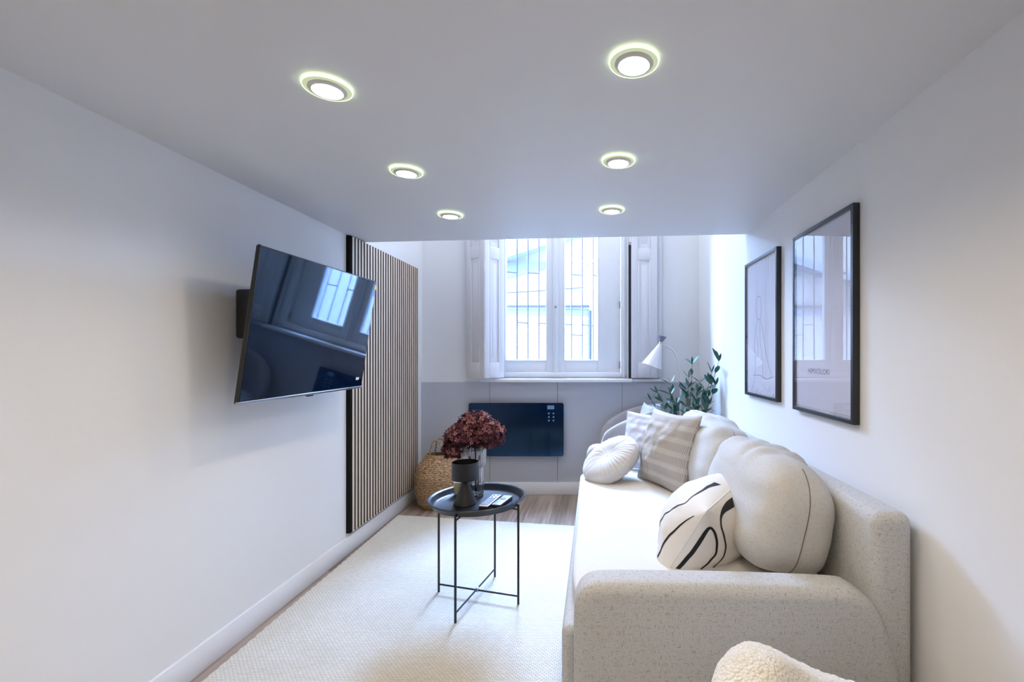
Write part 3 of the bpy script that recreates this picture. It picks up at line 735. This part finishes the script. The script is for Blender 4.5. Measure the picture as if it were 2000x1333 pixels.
def pipe(parent, mat4, w_, h_, m, r=0.002, pinch=0.10):
    pts = []
    for (a, b) in (((-1, -1), (1, -1)), ((1, -1), (1, 1)), ((1, 1), (-1, 1)), ((-1, 1), (-1, -1))):
        for k in range(16):
            q = k/16; u = a[0]+(b[0]-a[0])*q; v = a[1]+(b[1]-a[1])*q
            pts.append(mat4 @ ppt(u, v, 1, w_, h_, 0, pinch))
    pts.append(pts[0].copy())
    bm = new_bm(); add_tube(bm, pts, r, 6, cap=False); obj('piping', bm, m, parent, smooth=True)

# line-art pillow (lumbar), seen along its near side edge
LW, LH, LT = 0.58, 0.37, 0.33
U = Vector((0.55, 0.83, 0.05)).normalized(); Vv = Vector((0.44, -0.27, 0.84)).normalized()
topmid = Vector((0.520, 1.715, 0.700)); cen = topmid-Vv*(LH/2)
m4 = frame4(cen, U, Vv)
lp = thing('throw_pillow', 'cream pillow with flowing black brush lines, nearest on the sofa', 'pillow', (cen.x, cen.y, 0.457))
kw = dict(wr=0.010, seed=4, pinch=0.09, pw=0.55)
pillow(lp, m4, LW, LH, LT, M['canvas'], **kw); pipe(lp, m4, LW, LH, M['canvas'], 0.0022, 0.09)
def ribbon(side, pts, wid):
    c = catmull([(a, b, 0) for a, b in pts], 8); n = len(c); L = []; Rr = []
    bm = new_bm()
    for i, p in enumerate(c):
        d = c[min(i+1, n-1)]-c[max(i-1, 0)]; d = Vector((d.x*LW, d.y*LH, 0)).normalized(); q = i/(n-1)
        ww = (wid(q) if callable(wid) else wid)
        nx, ny = -d.y*ww/LW*2, d.x*ww/LH*2
        row = []
        for s in (-1, -0.5, 0, 0.5, 1):
            uu = max(-0.995, min(0.995, p.x+nx*s)); vv = max(-0.995, min(0.995, p.y+ny*s))
            row.append(bm.verts.new(m4 @ ppt(uu, vv, side, LW, LH, LT, off=0.0012, **kw)))
        L.append(row)
    for a, b in zip(L, L[1:]):
        for k in range(4): bm.faces.new((a[k], a[k+1], b[k+1], b[k]))
    obj('brush_line', bm, M['strokeink'], lp, smooth=True, angle=None)
thick = lambda q: 0.0035+0.006*math.sin(math.pi*min(1, q))**1.5
SR, SL = 1, -1
ribbon(SR, [(-0.985, -0.98), (-0.980, -0.4), (-0.968, 0.25), (-0.952, 0.60), (-0.92, 0.70), (-0.86, 0.62), (-0.80, 0.40), (-0.78, 0.10), (-0.83, -0.35), (-0.90, -0.98)], lambda q: 0.0022+0.0026*math.sin(math.pi*q)**1.5)
ribbon(SR, [(-0.10, 0.955), (-0.48, 0.955), (-0.70, 0.90), (-0.76, 0.76), (-0.70, 0.5), (-0.66, 0.2), (-0.69, -0.30), (-0.78, -0.95)], lambda q: 0.0055-0.0035*q)
ribbon(SL, [(-0.95, 0.70), (-0.93, 0.40), (-0.90, 0.0), (-0.86, -0.6)], lambda q: 0.0012+0.0030*q)
ribbon(SL, [(-0.05, 0.93), (-0.25, 0.88), (-0.52, 0.80), (-0.68, 0.60), (-0.66, 0.34), (-0.58, -0.1), (-0.55, -0.7)], lambda q: 0.0062-0.0035*math.sin(math.pi*q))

# ribbed beige pillow
b0 = Vector((0.445, 2.36, 0.465)); b1 = Vector((0.262, 2.73, 0.465)); U = (b0-b1); wB = 0.43
lean = Vector((0.9, 0.45, 0)).normalized()
Vv = Vector((lean.x*0.28, lean.y*0.28, 0.96)); cen = (b0+b1)/2+Vv.normalized()*0.20
rb = thing('throw_pillow', 'beige ribbed pillow with woven pinstripe bands, standing against the far back cushion', 'pillow', (cen.x, cen.y, 0.457))
m4b = frame4(cen, U, Vv); pillow(rb, m4b, 0.45, 0.43, 0.20, M['stripe'], wr=0.016, seed=9, pinch=0.09); pipe(rb, m4b, 0.45, 0.43, M['stripe'], 0.002, 0.09)
# pale pillow behind it
cen = Vector((0.34, 2.93, 0.63)); m4c = frame4(cen, (-0.80, 0.6, 0), (0.25, 0.22, 0.92))
pc = thing('throw_pillow', 'pale lilac-white banded pillow half hidden behind the ribbed pillow at the far arm', 'pillow', (cen.x, cen.y, 0.457))
pillow(pc, m4c, 0.40, 0.38, 0.12, M['stripe2'], wr=0.010, seed=5); pipe(pc, m4c, 0.40, 0.38, M['stripe2'], 0.002)

# round pleated velvet cushion
rp = thing('round_cushion', 'round pleated cream velvet cushion with a centre button, on the far seat', 'cushion', (0.09, 2.74, 0.457))
Nn = Vector((-0.50, -0.30, 0.80)).normalized(); Uu = Vector((0.55, 0.10, 0)); cenr = Vector((0.095, 2.74, 0.560))
Uu = (Vector((0.8, 0.2, 0.55))-Nn*Vector((0.8, 0.2, 0.55)).dot(Nn)).normalized(); Vr = Nn.cross(Uu)
mr = Matrix(((Uu.x, Vr.x, Nn.x, cenr.x), (Uu.y, Vr.y, Nn.y, cenr.y), (Uu.z, Vr.z, Nn.z, cenr.z), (0, 0, 0, 1)))
bm = new_bm(); NA = 168; prof_ = []
for k in range(25):
    a = -math.pi/2+math.pi*k/24; r = 0.185*abs(math.cos(a))**0.62 if abs(math.cos(a)) > 1e-6 else 0; z = 0.062*math.copysign(abs(math.sin(a))**0.8, math.sin(a))
    dip = 0.030*math.exp(-(r/0.045)**2); z -= math.copysign(dip, z); prof_.append((r, z))
rings = []
for r, z in prof_:
    if r < 1e-4: rings.append([bm.verts.new(mr @ Vector((0, 0, z)))]); continue
    ring = []
    for k in range(NA):
        a = 2*math.pi*k/NA; pl_ = math.sin(a*22)*0.0038*min(1, r/0.06)*(1 if abs(z) > 0.01 else 0.6); pl_ += 0.003*noise.noise(Vector((math.cos(a)*4, math.sin(a)*4, r*20)))
        ring.append(bm.verts.new(mr @ Vector((r*math.cos(a), r*math.sin(a), z+math.copysign(pl_, z)))))
    rings.append(ring)
for a, b in zip(rings, rings[1:]):
    for k in range(NA):
        if len(a) == 1: bm.faces.new((a[0], b[(k+1) % NA], b[k]))
        elif len(b) == 1: bm.faces.new((a[k], a[(k+1) % NA], b[0]))
        else: bm.faces.new((a[k], a[(k+1) % NA], b[(k+1) % NA], b[k]))
obj('cover', bm, M['velvet'], rp, smooth=True, angle=None)
bm = new_bm(); add_lathe(bm, [(0, 0), (0.014, 0.001), (0.011, 0.007), (0, 0.010)], 16, mr @ Matrix.Translation((0, 0, 0.032))); obj('button', bm, M['velvet'], rp, smooth=True)

# ------------------------------------------------------------------ tub chairs
def tub(name, label, c, r, th, hfun, a0, a1, m, n=48, z0=0.16, bump=0.0, legs=(), legm=None, seat=True, seatm=None, zs=0.42):
    t = thing(name, label, 'armchair', (c[0], c[1], 0))
    bm = new_bm(); rings = []; NC = 20 if n < 100 else 64
    for i in range(n+1):
        q = i/n; a = a0+(a1-a0)*q; zt = hfun(q); hh = (zt-z0)/2; ring = []
        e = min(1.0, min(q, 1-q)/0.05+0.0); e = max(0.02, math.sqrt(max(0, 1-(1-e)**2)))
        for k in range(NC):
            b = 2*math.pi*k/NC; cx = math.copysign(abs(math.cos(b))**0.7, math.cos(b))*th*e; cz = math.copysign(abs(math.sin(b))**0.45, math.sin(b))*hh*(0.3+0.7*e)
            rr = r+cx
            p = Vector((c[0]+rr*math.cos(a), c[1]+rr*math.sin(a), z0+hh+cz))
            if bump: p += Vector((math.cos(a), math.sin(a), 1)).normalized()*bump*noise.noise(p*75)
            ring.append(bm.verts.new(p))
        rings.append(ring)
    for a, b in zip(rings, rings[1:]):
        for k in range(NC): bm.faces.new((a[k], a[(k+1) % NC], b[(k+1) % NC], b[k]))
    bm.faces.new(rings[0][::-1]); bm.faces.new(rings[-1])
    obj('shell', bm, m, t, smooth=True, angle=None)
    bm = new_bm(); puff(bm, (r-th*0.9, r-th*0.9, 0.085), 2.6, 12, Matrix.Translation((c[0], c[1], zs-0.085))); obj('seat', bm, seatm or m, t, smooth=True, angle=None)
    for lx, ly in legs:
        bm = new_bm(); add_tube(bm, [(c[0]+lx*1.12, c[1]+ly*1.12, legs_z), (c[0]+lx, c[1]+ly, 0.33)], 0.012, 10, rfun=lambda q: 0.009+0.006*q); obj('leg', bm, legm, t, smooth=True)
    return t
legs_z = 0.0
# far chair, faces the television; arms rise to a round back beside the right wall
tub('tub_armchair', 'round-backed taupe tub armchair behind the far end of the sofa', (0.27, 3.59), 0.245, 0.045,
    lambda q: 0.54+0.26*math.sin(math.pi*q)**0.6, R(-150), R(150), M['chairfab'], legs=[(-0.22, -0.2), (-0.22, 0.2), (0.2, -0.2), (0.2, 0.2)], legm=M['black'], zs=0.45, z0=0.26)
# lilac cushion in it
mq = frame4((0.385, 3.53, 0.635), (0.25, -0.9, 0), (0.25, 0.1, 0.95))
cq = thing('chair_cushion', 'lilac-grey cushion propped inside the taupe tub armchair', 'cushion', (0.33, 3.5, 0.46))
pillow(cq, mq, 0.30, 0.36, 0.09, M['throw'], n=20, wr=0.01, seed=2)
# near boucle chair, only its rim reaches the frame
legs_z = 0.010
tub('boucle_armchair', 'cream boucle tub armchair at the lower right corner, in front of the sofa arm', (0.500, 0.645), 0.28, 0.075,
    lambda q: 0.49+0.160*math.exp(-((q-0.70)/0.15)**2)+0.13*math.exp(-((q-0.12)/0.12)**2), R(-40), R(220), M['boucle'], n=260, z0=0.14, bump=0.0045,
    legs=[(-0.2, -0.2), (-0.2, 0.2), (0.2, -0.2), (0.2, 0.2)], legm=M['black'], zs=0.43)

# ------------------------------------------------------------------ floor lamp
lm = thing('floor_lamp', 'white floor lamp with a double-cone shade on a curved pole behind the plant', 'floor lamp', (0.70, 3.74, 0))
dl = 3.72
bm = new_bm(); add_lathe(bm, [(0, 0), (0.12, 0), (0.12, 0.012), (0.11, 0.018), (0, 0.02)], 40, Matrix.Translation((0.70, 3.74, 0))); obj('base', bm, M['lampw'], lm, smooth=True)
pts = [(0.70, 3.74, 0.01), (0.695, 3.735, 0.5), P(1329, 752, dl), P(1328, 735, dl), P(1325, 710, dl), P(1318, 690, dl), P(1307, 679, dl), P(1293, 673, dl)]
bm = new_bm(); add_tube(bm, catmull(pts, 8), 0.007, 10); obj('pole', bm, M['lampw'], lm, smooth=True)
a = P(1329, 756, dl); b = P(1329, 750, dl); bm = new_bm(); add_tube(bm, [a, b], 0.013, 12); obj('pole_joint', bm, M['icon'], lm, smooth=True)
apex = P(1290, 671.5, dl); axis = (P(1273, 716, dl)-apex); L = axis.length; axis.normalize()
def cone_mat(o, z):
    x = z.cross(Vector((0, 1, 0))).normalized(); y = z.cross(x); return Matrix(((x.x, y.x, z.x, o.x), (x.y, y.y, z.y, o.y), (x.z, y.z, z.z, o.z), (0, 0, 0, 1)))
bm = new_bm(); add_lathe(bm, [(0.012, 0), (0.084, L), (0.081, L), (0.009, 0.004)], 40, cone_mat(apex, axis), close=True); sh = obj('shade', bm, M['lampw'], lm, smooth=True)
bm = new_bm(); puff(bm, (0.022, 0.022, 0.03), 2, 6, cone_mat(apex+axis*0.09, axis)); obj('bulb', bm, M['white'], sh, smooth=True)
ax2 = (P(1293, 657, dl)-apex).normalized()
bm = new_bm(); add_lathe(bm, [(0.010, 0.01), (0.040, 0.060), (0.038, 0.060), (0.007, 0.012)], 32, cone_mat(apex, ax2), close=True); obj('upper_cone', bm, M['lampgrey'], lm, smooth=True)
bm = new_bm(); puff(bm, (0.014, 0.014, 0.020), 2.5, 6, cone_mat(apex, axis)); obj('knuckle', bm, M['brass'], lm, smooth=True)

# ------------------------------------------------------------------ olive plant
pl_ = thing('olive_plant', 'potted olive plant with narrow green leaves behind the sofa corner', 'plant', (0.66, 3.38, 0))
bm = new_bm(); add_lathe(bm, [(0, 0), (0.09, 0), (0.125, 0.26), (0.128, 0.28), (0.118, 0.28), (0.112, 0.25), (0, 0.25)], 32, Matrix.Translation((0.68, 3.37, 0))); obj('pot', bm, M['pot'], pl_, smooth=True)
def leaf_mesh(nm, L, W, bend, m):
    bm = new_bm(); n = 6; rows = []
    for i in range(n+1):
        t = i/n; ww = W*math.sin(math.pi*min(1, t*0.94+0.04))**0.8/2; z = -bend*t*t*L
        rows.append([bm.verts.new((-ww, t*L, z+0.15*ww)), bm.verts.new((0, t*L, z)), bm.verts.new((ww, t*L, z+0.15*ww))])
    for a, b in zip(rows, rows[1:]):
        for k in range(2): bm.faces.new((a[k], a[k+1], b[k+1], b[k]))
    me = finish(bm, nm); me.materials.append(m)
    for p in me.polygons: p.use_smooth = True
    return me
LM = [leaf_mesh('leaf', 0.080, 0.026, 0.15, M['leaf']), leaf_mesh('leaf', 0.072, 0.022, -0.1, M['leaf']), leaf_mesh('leaf', 0.068, 0.021, 0.3, M['leafb'])]
root = Vector((0.68, 3.37, 0.26))
rnd = random.Random(21)
tips = [(1352, 712, 3.38), (1404, 706, 3.17), (1284, 768, 3.40), (1309, 752, 3.42), (1376, 765, 3.30), (1340, 762, 3.40), (1398, 752, 3.20), (1295, 785, 3.36), (1272, 782, 3.45), (1385, 790, 3.24), (1322, 790, 3.34), (1360, 775, 3.3), (1345, 738, 3.34), (1390, 728, 3.22), (1310, 772, 3.38), (1366, 748, 3.32)]
def add_leaf(p, d, roll, sc, k):
    y = d.normalized(); a = Vector((0, 0, 1)) if abs(y.z) < 0.9 else Vector((1, 0, 0)); x = y.cross(a).normalized(); z = x.cross(y)
    x2 = x*math.cos(roll)+z*math.sin(roll); z2 = x2.cross(y)
    o = bpy.data.objects.new('leaf', LM[k]); C.objects.link(o); o.parent = pl_
    tip = p+y*0.09*sc
    if tip.x > 0.875: return o
    o.matrix_local = Matrix.Translation(-Vector(pl_.location)) @ Matrix(((x2.x*sc, y.x*sc, z2.x*sc, p.x), (x2.y*sc, y.y*sc, z2.y*sc, p.y), (x2.z*sc, y.z*sc, z2.z*sc, p.z), (0, 0, 0, 1)))
    return o
for tx, ty, td in tips:
    tip = P(tx, ty, td); mid = root.lerp(tip, 0.5)+Vector((rnd.uniform(-.03, .03), rnd.uniform(-.03, .03), 0.0)); mid.z = root.z+(tip.z-root.z)*0.45
    mid.x = root.x+(tip.x-root.x)*0.35
    c = catmull([root, mid, tip], 14)
    bm = new_bm(); add_tube(bm, c, 0.003, 6, rfun=lambda q: 0.005-0.0035*q); obj('branch', bm, M['stem'], pl_, smooth=True)
    s = 0.0; nn = len(c)-1; lens = (tip-c[nn//2]).length
    steps = 8
    for k in range(steps):
        q = 0.42+0.58*k/(steps-1); i = min(nn-1, int(q*nn)); p = c[i].lerp(c[i+1], q*nn-i); d = (c[i+1]-c[i]).normalized()
        az = (k % 2)*math.pi/2+rnd.uniform(-.4, .4)
        side = d.cross(Vector((math.cos(az), math.sin(az), 0))).normalized()
        for sg in (1, -1):
            if p.z < 0.62: continue
            dd = d*rnd.uniform(0.7, 1.1)+side*sg*rnd.uniform(0.6, 1.0)
            if p.x+dd.normalized().x*0.09 > 0.86: dd.x = -abs(dd.x)*0.3
            add_leaf(p, dd, rnd.uniform(-0.9, 0.9), rnd.uniform(0.95, 1.3), rnd.choice((0, 0, 1, 1, 2)))
    add_leaf(tip, (c[-1]-c[-2]).normalized(), rnd.uniform(0, 3), 0.8, 1)

# ------------------------------------------------------------------ tray table
TX, TY = -0.566, 2.225; TZ = 0.504
tt = thing('tray_table', 'round black metal tray table on four thin legs, standing on the rug', 'table', (TX, TY, 0.010))
bm = new_bm(); mt = Matrix.Translation((TX, TY, 0))
add_lathe(bm, [(0, 0.474), (0.196, 0.474), (0.204, 0.478), (0.211, 0.497), (0.216, 0.502), (0.228, 0.504), (0.231, 0.501), (0.2295, 0.4975), (0.218, 0.497), (0.214, 0.492), (0.208, 0.472), (0.198, 0.4685), (0, 0.4685)], 96, mt)
obj('tray', bm, M['tray'], tt, smooth=True, angle=50)
LEGA = [165, 258, -16, 80]; lr = 0.214; feet = []
for a in LEGA:
    fx, fy = TX+lr*math.cos(R(a)), TY+lr*math.sin(R(a)); feet.append((fx, fy))
    bm = new_bm(); add_tube(bm, [(fx, fy, 0.010), (fx, fy, 0.478)], 0.0055, 12); obj('leg', bm, M['black'], tt, smooth=True)
    gx_, gy_ = TX+(lr-0.09)*math.cos(R(a)), TY+(lr-0.09)*math.sin(R(a))
    bm = new_bm(); add_tube(bm, [(fx, fy, 0.455), (gx_, gy_, 0.463)], 0.0035, 8); obj('tray_bracket', bm, M['black'], tt, smooth=True)
for i, j, z in ((0, 2, 0.048), (1, 3, 0.052)):
    bm = new_bm(); add_tube(bm, [(*feet[i], z), ((feet[i][0]+feet[j][0])/2, (feet[i][1]+feet[j][1])/2, z), (*feet[j], z)], 0.0042, 10); obj('cross_bar', bm, M['black'], tt, smooth=True)
cxm, cym = sum(f[0] for f in feet)/4, sum(f[1] for f in feet)/4
bm = new_bm(); add_lathe(bm, [(0, 0.040), (0.007, 0.040), (0.007, 0.060), (0, 0.061)], 16, Matrix.Translation((cxm, cym, 0))); obj('pivot', bm, M['silver'], tt, smooth=True)
TF = 0.4745
# candle holder
hx, hy = -0.618, 2.195
ch = thing('candle_holder', 'matt black hourglass candle holder with a wide drum cup, on the tray', 'candle holder', (hx, hy, TF))
mh = Matrix.Translation((hx, hy, 0))
bm = new_bm(); add_lathe(bm, [(0, TF), (0.053, TF), (0.054, TF+0.002), (0.0135, TF+0.113), (0.012, TF+0.118), (0, TF+0.118)], 48, mh); obj('cone_base', bm, M['black'], ch, smooth=True)
z0 = TF+0.116; z1 = TF+0.200
bm = new_bm(); add_lathe(bm, [(0, z0), (0.058, z0), (0.0615, z0+0.003), (0.062, z0+0.006), (0.062, z1), (0.0595, z1), (0.0595, z0+0.040), (0, z0+0.038)], 56, mh); obj('drum_cup', bm, M['black'], ch, smooth=True)
# vase
vx, vy = -0.607, 2.325
mv = Matrix.Translation((vx, vy, 0)); rib = lambda a, z, i: 1+0.016*math.cos(a*26)
bm = new_bm(); zt = 0.725; zm = 0.628
add_lathe(bm, [(0, TF), (0.040, TF), (0.044, TF+0.004), (0.045, TF+0.02), (0.0455, zm-0.012), (0.047, zm-0.004), (0.056, zm+0.004), (0.058, zm+0.012), (0.058, zt), (0.0555, zt), (0.0555, zm+0.012),
               (0.053, zm+0.006), (0.044, zm-0.002), (0.0425, zm-0.014), (0.042, TF+0.014), (0, TF+0.012)], 208, mv, rib)
vs = obj('ribbed_vase', bm, M['vase'], smooth=True, angle=60); tag(vs, 'clear ribbed glass vase with a wider upper half, holding the hydrangeas', 'vase')
# small tumbler with wax
gx_, gy_ = -0.690, 2.338
tb = thing('glass_tumbler', 'small clear tumbler with cream wax, partly behind the black candle holder', 'glass', (gx_, gy_, TF))
mg = Matrix.Translation((gx_, gy_, 0))
bm = new_bm(); add_lathe(bm, [(0, TF), (0.024, TF), (0.031, TF+0.11), (0.0295, TF+0.11), (0.023, TF+0.006), (0, TF+0.006)], 40, mg); obj('glass_wall', bm, M['pane'], tb, smooth=True, angle=60)
bm = new_bm(); add_lathe(bm, [(0, TF+0.0065), (0.0225, TF+0.0065), (0.0265, TF+0.066), (0, TF+0.066)], 32, mg); obj('wax', bm, M['wax'], tb, smooth=True, angle=60)
# hydrangeas
def hydrangea(label, lobes, stem_to, seed, nfl):
    rr = random.Random(seed); c0 = Vector(lobes[0][0])
    t = thing('dried_hydrangea', label, 'flower', (vx+stem_to[0], vy+stem_to[1], TF+0.02), 'dried hydrangeas in the vase')
    bm = new_bm(); tone = bm.verts.layers.float.new('tone')
    for (c, r3, n) in lobes:
        c = Vector(c)
        for _ in range(n):
            while True:
                d = Vector((rr.gauss(0, 1), rr.gauss(0, 1), rr.gauss(0, 1))).normalized()
                if d.z > -0.75: break
            rad = rr.uniform(0.78, 1.12); p = c+Vector((d.x*r3[0], d.y*r3[1], d.z*r3[2]))*rad
            nrm = (d+Vector((rr.uniform(-.5, .5), rr.uniform(-.5, .5), rr.uniform(-.5, .5)))).normalized()
            x = nrm.orthogonal().normalized(); y = nrm.cross(x); a0 = rr.uniform(0, 1.57); sz = rr.uniform(0.008, 0.0135)
            tn = min(1, max(0, rr.gauss(0.48, 0.2)+0.12*noise.noise(p*25)*2+0.12*d.z))
            for k in range(4):
                a = a0+k*math.pi/2; u = x*math.cos(a)+y*math.sin(a); v = nrm.cross(u)
                curl = rr.uniform(-0.5, 1.0)
                q = [p, p+u*sz*0.40+v*sz*0.42+nrm*sz*0.16, p+u*sz*0.85+v*sz*0.36+nrm*sz*curl*0.45, p+u*sz*1.08+nrm*sz*curl*0.85, p+u*sz*0.85-v*sz*0.36+nrm*sz*curl*0.35, p+u*sz*0.40-v*sz*0.42+nrm*sz*0.16]
                vs_ = [bm.verts.new(w_) for w_ in q]
                for w_, dt in zip(vs_, (-0.28, -0.05, 0.08, 0.16, 0.08, -0.05)): w_[tone] = min(1, max(0, tn+dt+rr.uniform(-.08, .08)))
                bm.faces.new((vs_[0], vs_[1], vs_[2], vs_[3])); bm.faces.new((vs_[0], vs_[3], vs_[4], vs_[5]))
    me = bpy.data.meshes.new('petals'); bm.to_mesh(me); bm.free()
    o = obj('petals', me, M['petal'], t, uv=False, kind='stuff')
    bm = new_bm()
    for (c, r3, n) in lobes: puff(bm, [k*0.78 for k in r3], 2, 8, Matrix.Translation(c))
    obj('flower_core', bm, M['core'], t, smooth=True)
    bm = new_bm(); add_tube(bm, catmull([(vx+stem_to[0], vy+stem_to[1], TF+0.016), (vx+stem_to[0]*0.7, vy+stem_to[1]*0.7, 0.62), c0], 6), 0.0035, 8); obj('stem', bm, M['stem'], t, smooth=True)
M['core'] = pmat('dark_flower_core', (0.05, 0.012, 0.02), 0.9, noise_amt=0.3, noise_scale=60)
hydrangea('dark burgundy dried hydrangea head drooping over the left side of the vase', [((-0.665, 2.30, 0.775), (0.080, 0.080, 0.068), 420), ((-0.707, 2.285, 0.715), (0.045, 0.045, 0.050), 190)], (-0.02, -0.005), 1, 0)
hydrangea('reddish-brown dried hydrangea head leaning right, in front of the heater', [((-0.548, 2.33, 0.778), (0.088, 0.080, 0.072), 560)], (0.02, 0.005), 2, 0)
hydrangea('topmost dusky dried hydrangea head at the centre of the bunch', [((-0.600, 2.335, 0.825), (0.088, 0.08, 0.068), 460)], (0.0, 0.02), 3, 0)

# remotes
def remote(label, c, L, W, ang, topm, seed, th=0.016):
    t = thing('remote_control', label, 'remote control', (c[0], c[1], TF), 'remote controls on the tray')
    rt = Matrix.Translation((c[0], c[1], TF)) @ Matrix.Rotation(R(ang), 4, 'Z'); rr = random.Random(seed)
    def part(nm, lo, hi, m, bv=0.0):
        bm = new_bm(); add_box(bm, lo, hi, bv, 2); bmesh.ops.transform(bm, matrix=rt, verts=bm.verts); return obj(nm, bm, m, t, smooth=bool(bv))
    part('body', (-W/2, -L/2, 0), (W/2, L/2, th-0.002), M['plastic'], 0.004)
    part('faceplate', (-W/2+0.001, -L/2+0.001, th-0.0035), (W/2-0.001, L/2-0.001, th), topm, 0.0012)
    if seed == 1:
        part('keypad', (-W/2+0.005, -L/2+0.012, th-0.0005), (W/2-0.007, L/2-0.060, th+0.0008), M['plastic'])
        for k in range(8):
            part('button', (-W/2+0.008, -L/2+0.018+0.010*k, th+0.0008), (W/2-0.010, -L/2+0.023+0.010*k, th+0.0018), M['remgrey'])
        for dx, dy in ((-0.010, 0.018), (0.010, 0.018), (-0.010, 0.045), (0.010, 0.048)):
            part('button', (dx-0.004, L/2-dy-0.004, th), (dx+0.004, L/2-dy+0.004, th+0.0015), M['plastic'])
    else:
        bm = new_bm(); add_lathe(bm, [(0.009, 0), (0.0135, 0), (0.0135, 0.0015), (0.009, 0.0015)], 24, rt @ Matrix.Translation((0, 0.012, th)), close=True); obj('dial_ring', bm, M['plastic'], t, smooth=True)
        for i in range(3):
            for j in range(3):
                part('button', (-0.014+0.011*i, -0.052+0.015*j, th), (-0.008+0.011*i, -0.046+0.015*j, th+0.001), M['icon'])
remote('silver television remote with a dark keypad, left of the two', (-0.498, 2.200), 0.180, 0.046, -9, M['remsilver'], 1)
remote('short bluish-grey remote with a ring button, right of the two', (-0.443, 2.203), 0.145, 0.046, -13, M['remgrey'], 2)

# ------------------------------------------------------------------ basket
bx_, by_ = -1.225, 3.66
bk = thing('seagrass_basket', 'woven seagrass belly basket with loop handles in the left corner by the slats', 'basket', (bx_, by_, 0))
bm = new_bm(); prof_ = []; NR = 76
def rz(z):
    q = z/0.40
    pts = [(0, 0.150), (0.10, 0.172), (0.35, 0.190), (0.55, 0.196), (0.72, 0.180), (1.0, 0.115)]
    for (a, ra), (b, rb_) in zip(pts, pts[1:]):
        if q <= b: s_ = (q-a)/(b-a); s_ = s_*s_*(3-2*s_); return ra+(rb_-ra)*s_
    return pts[-1][1]
NZ = 190
for k in range(NZ+1):
    z = 0.40*k/NZ; prof_.append((rz(z)+0.0032*abs(math.sin(z/0.40*math.pi*30)), z))
inner = [(rz(z)-0.010, z) for z in (0.40, 0.34, 0.28, 0.2, 0.1, 0.012)]
def bmod(a, z, i):
    row_ = int(z/0.40*30); return 1+(0.012*math.sin(a*34+row_*math.pi) if i <= NZ else 0)
def bsq(bm):
    for v in bm.verts:                         # squashed oval mouth, folded corner line
        q = max(0, (v.co.z-0.25)/0.15); v.co.y = by_+(v.co.y-by_)*(1-0.35*q)
add_lathe(bm, [(0, 0)]+prof_+inner+[(0, 0.012)], 136, Matrix.Translation((bx_, by_, 0)), lambda a, z, i: bmod(a, z, i-1)); bsq(bm)
obj('body', bm, M['basket'], bk, smooth=True, angle=80)
bm = new_bm(); pts = []
for k in range(25):
    q = k/24; z = 0.245+0.15*q; a = R(215)+R(62)*q; r_ = rz(z)+0.006; yy = r_*math.sin(a)*(1-0.35*max(0, (z-0.25)/0.15)); pts.append((bx_+r_*math.cos(a), by_+yy, z))
add_tube(bm, pts, 0.0045, 8); obj('braided_fold', bm, M['basket'], bk, smooth=True)
for s, y_ in ((0, -0.060), (1, 0.060)):
    pts = [(bx_-0.075, by_+y_, 0.375), (bx_-0.060, by_+y_*1.0, 0.43), (bx_-0.045, by_+y_*0.9, 0.495), (bx_-0.015, by_+y_*0.85, 0.512), (bx_+0.015, by_+y_*0.9, 0.485), (bx_+0.045, by_+y_, 0.43), (bx_+0.075, by_+y_, 0.385)]
    c = catmull(pts, 8); bm = new_bm(); add_tube(bm, c, 0.006, 10, rfun=lambda q: 0.0062+0.0012*math.sin(q*110)); obj('handle', bm, M['basket'], bk, smooth=True)
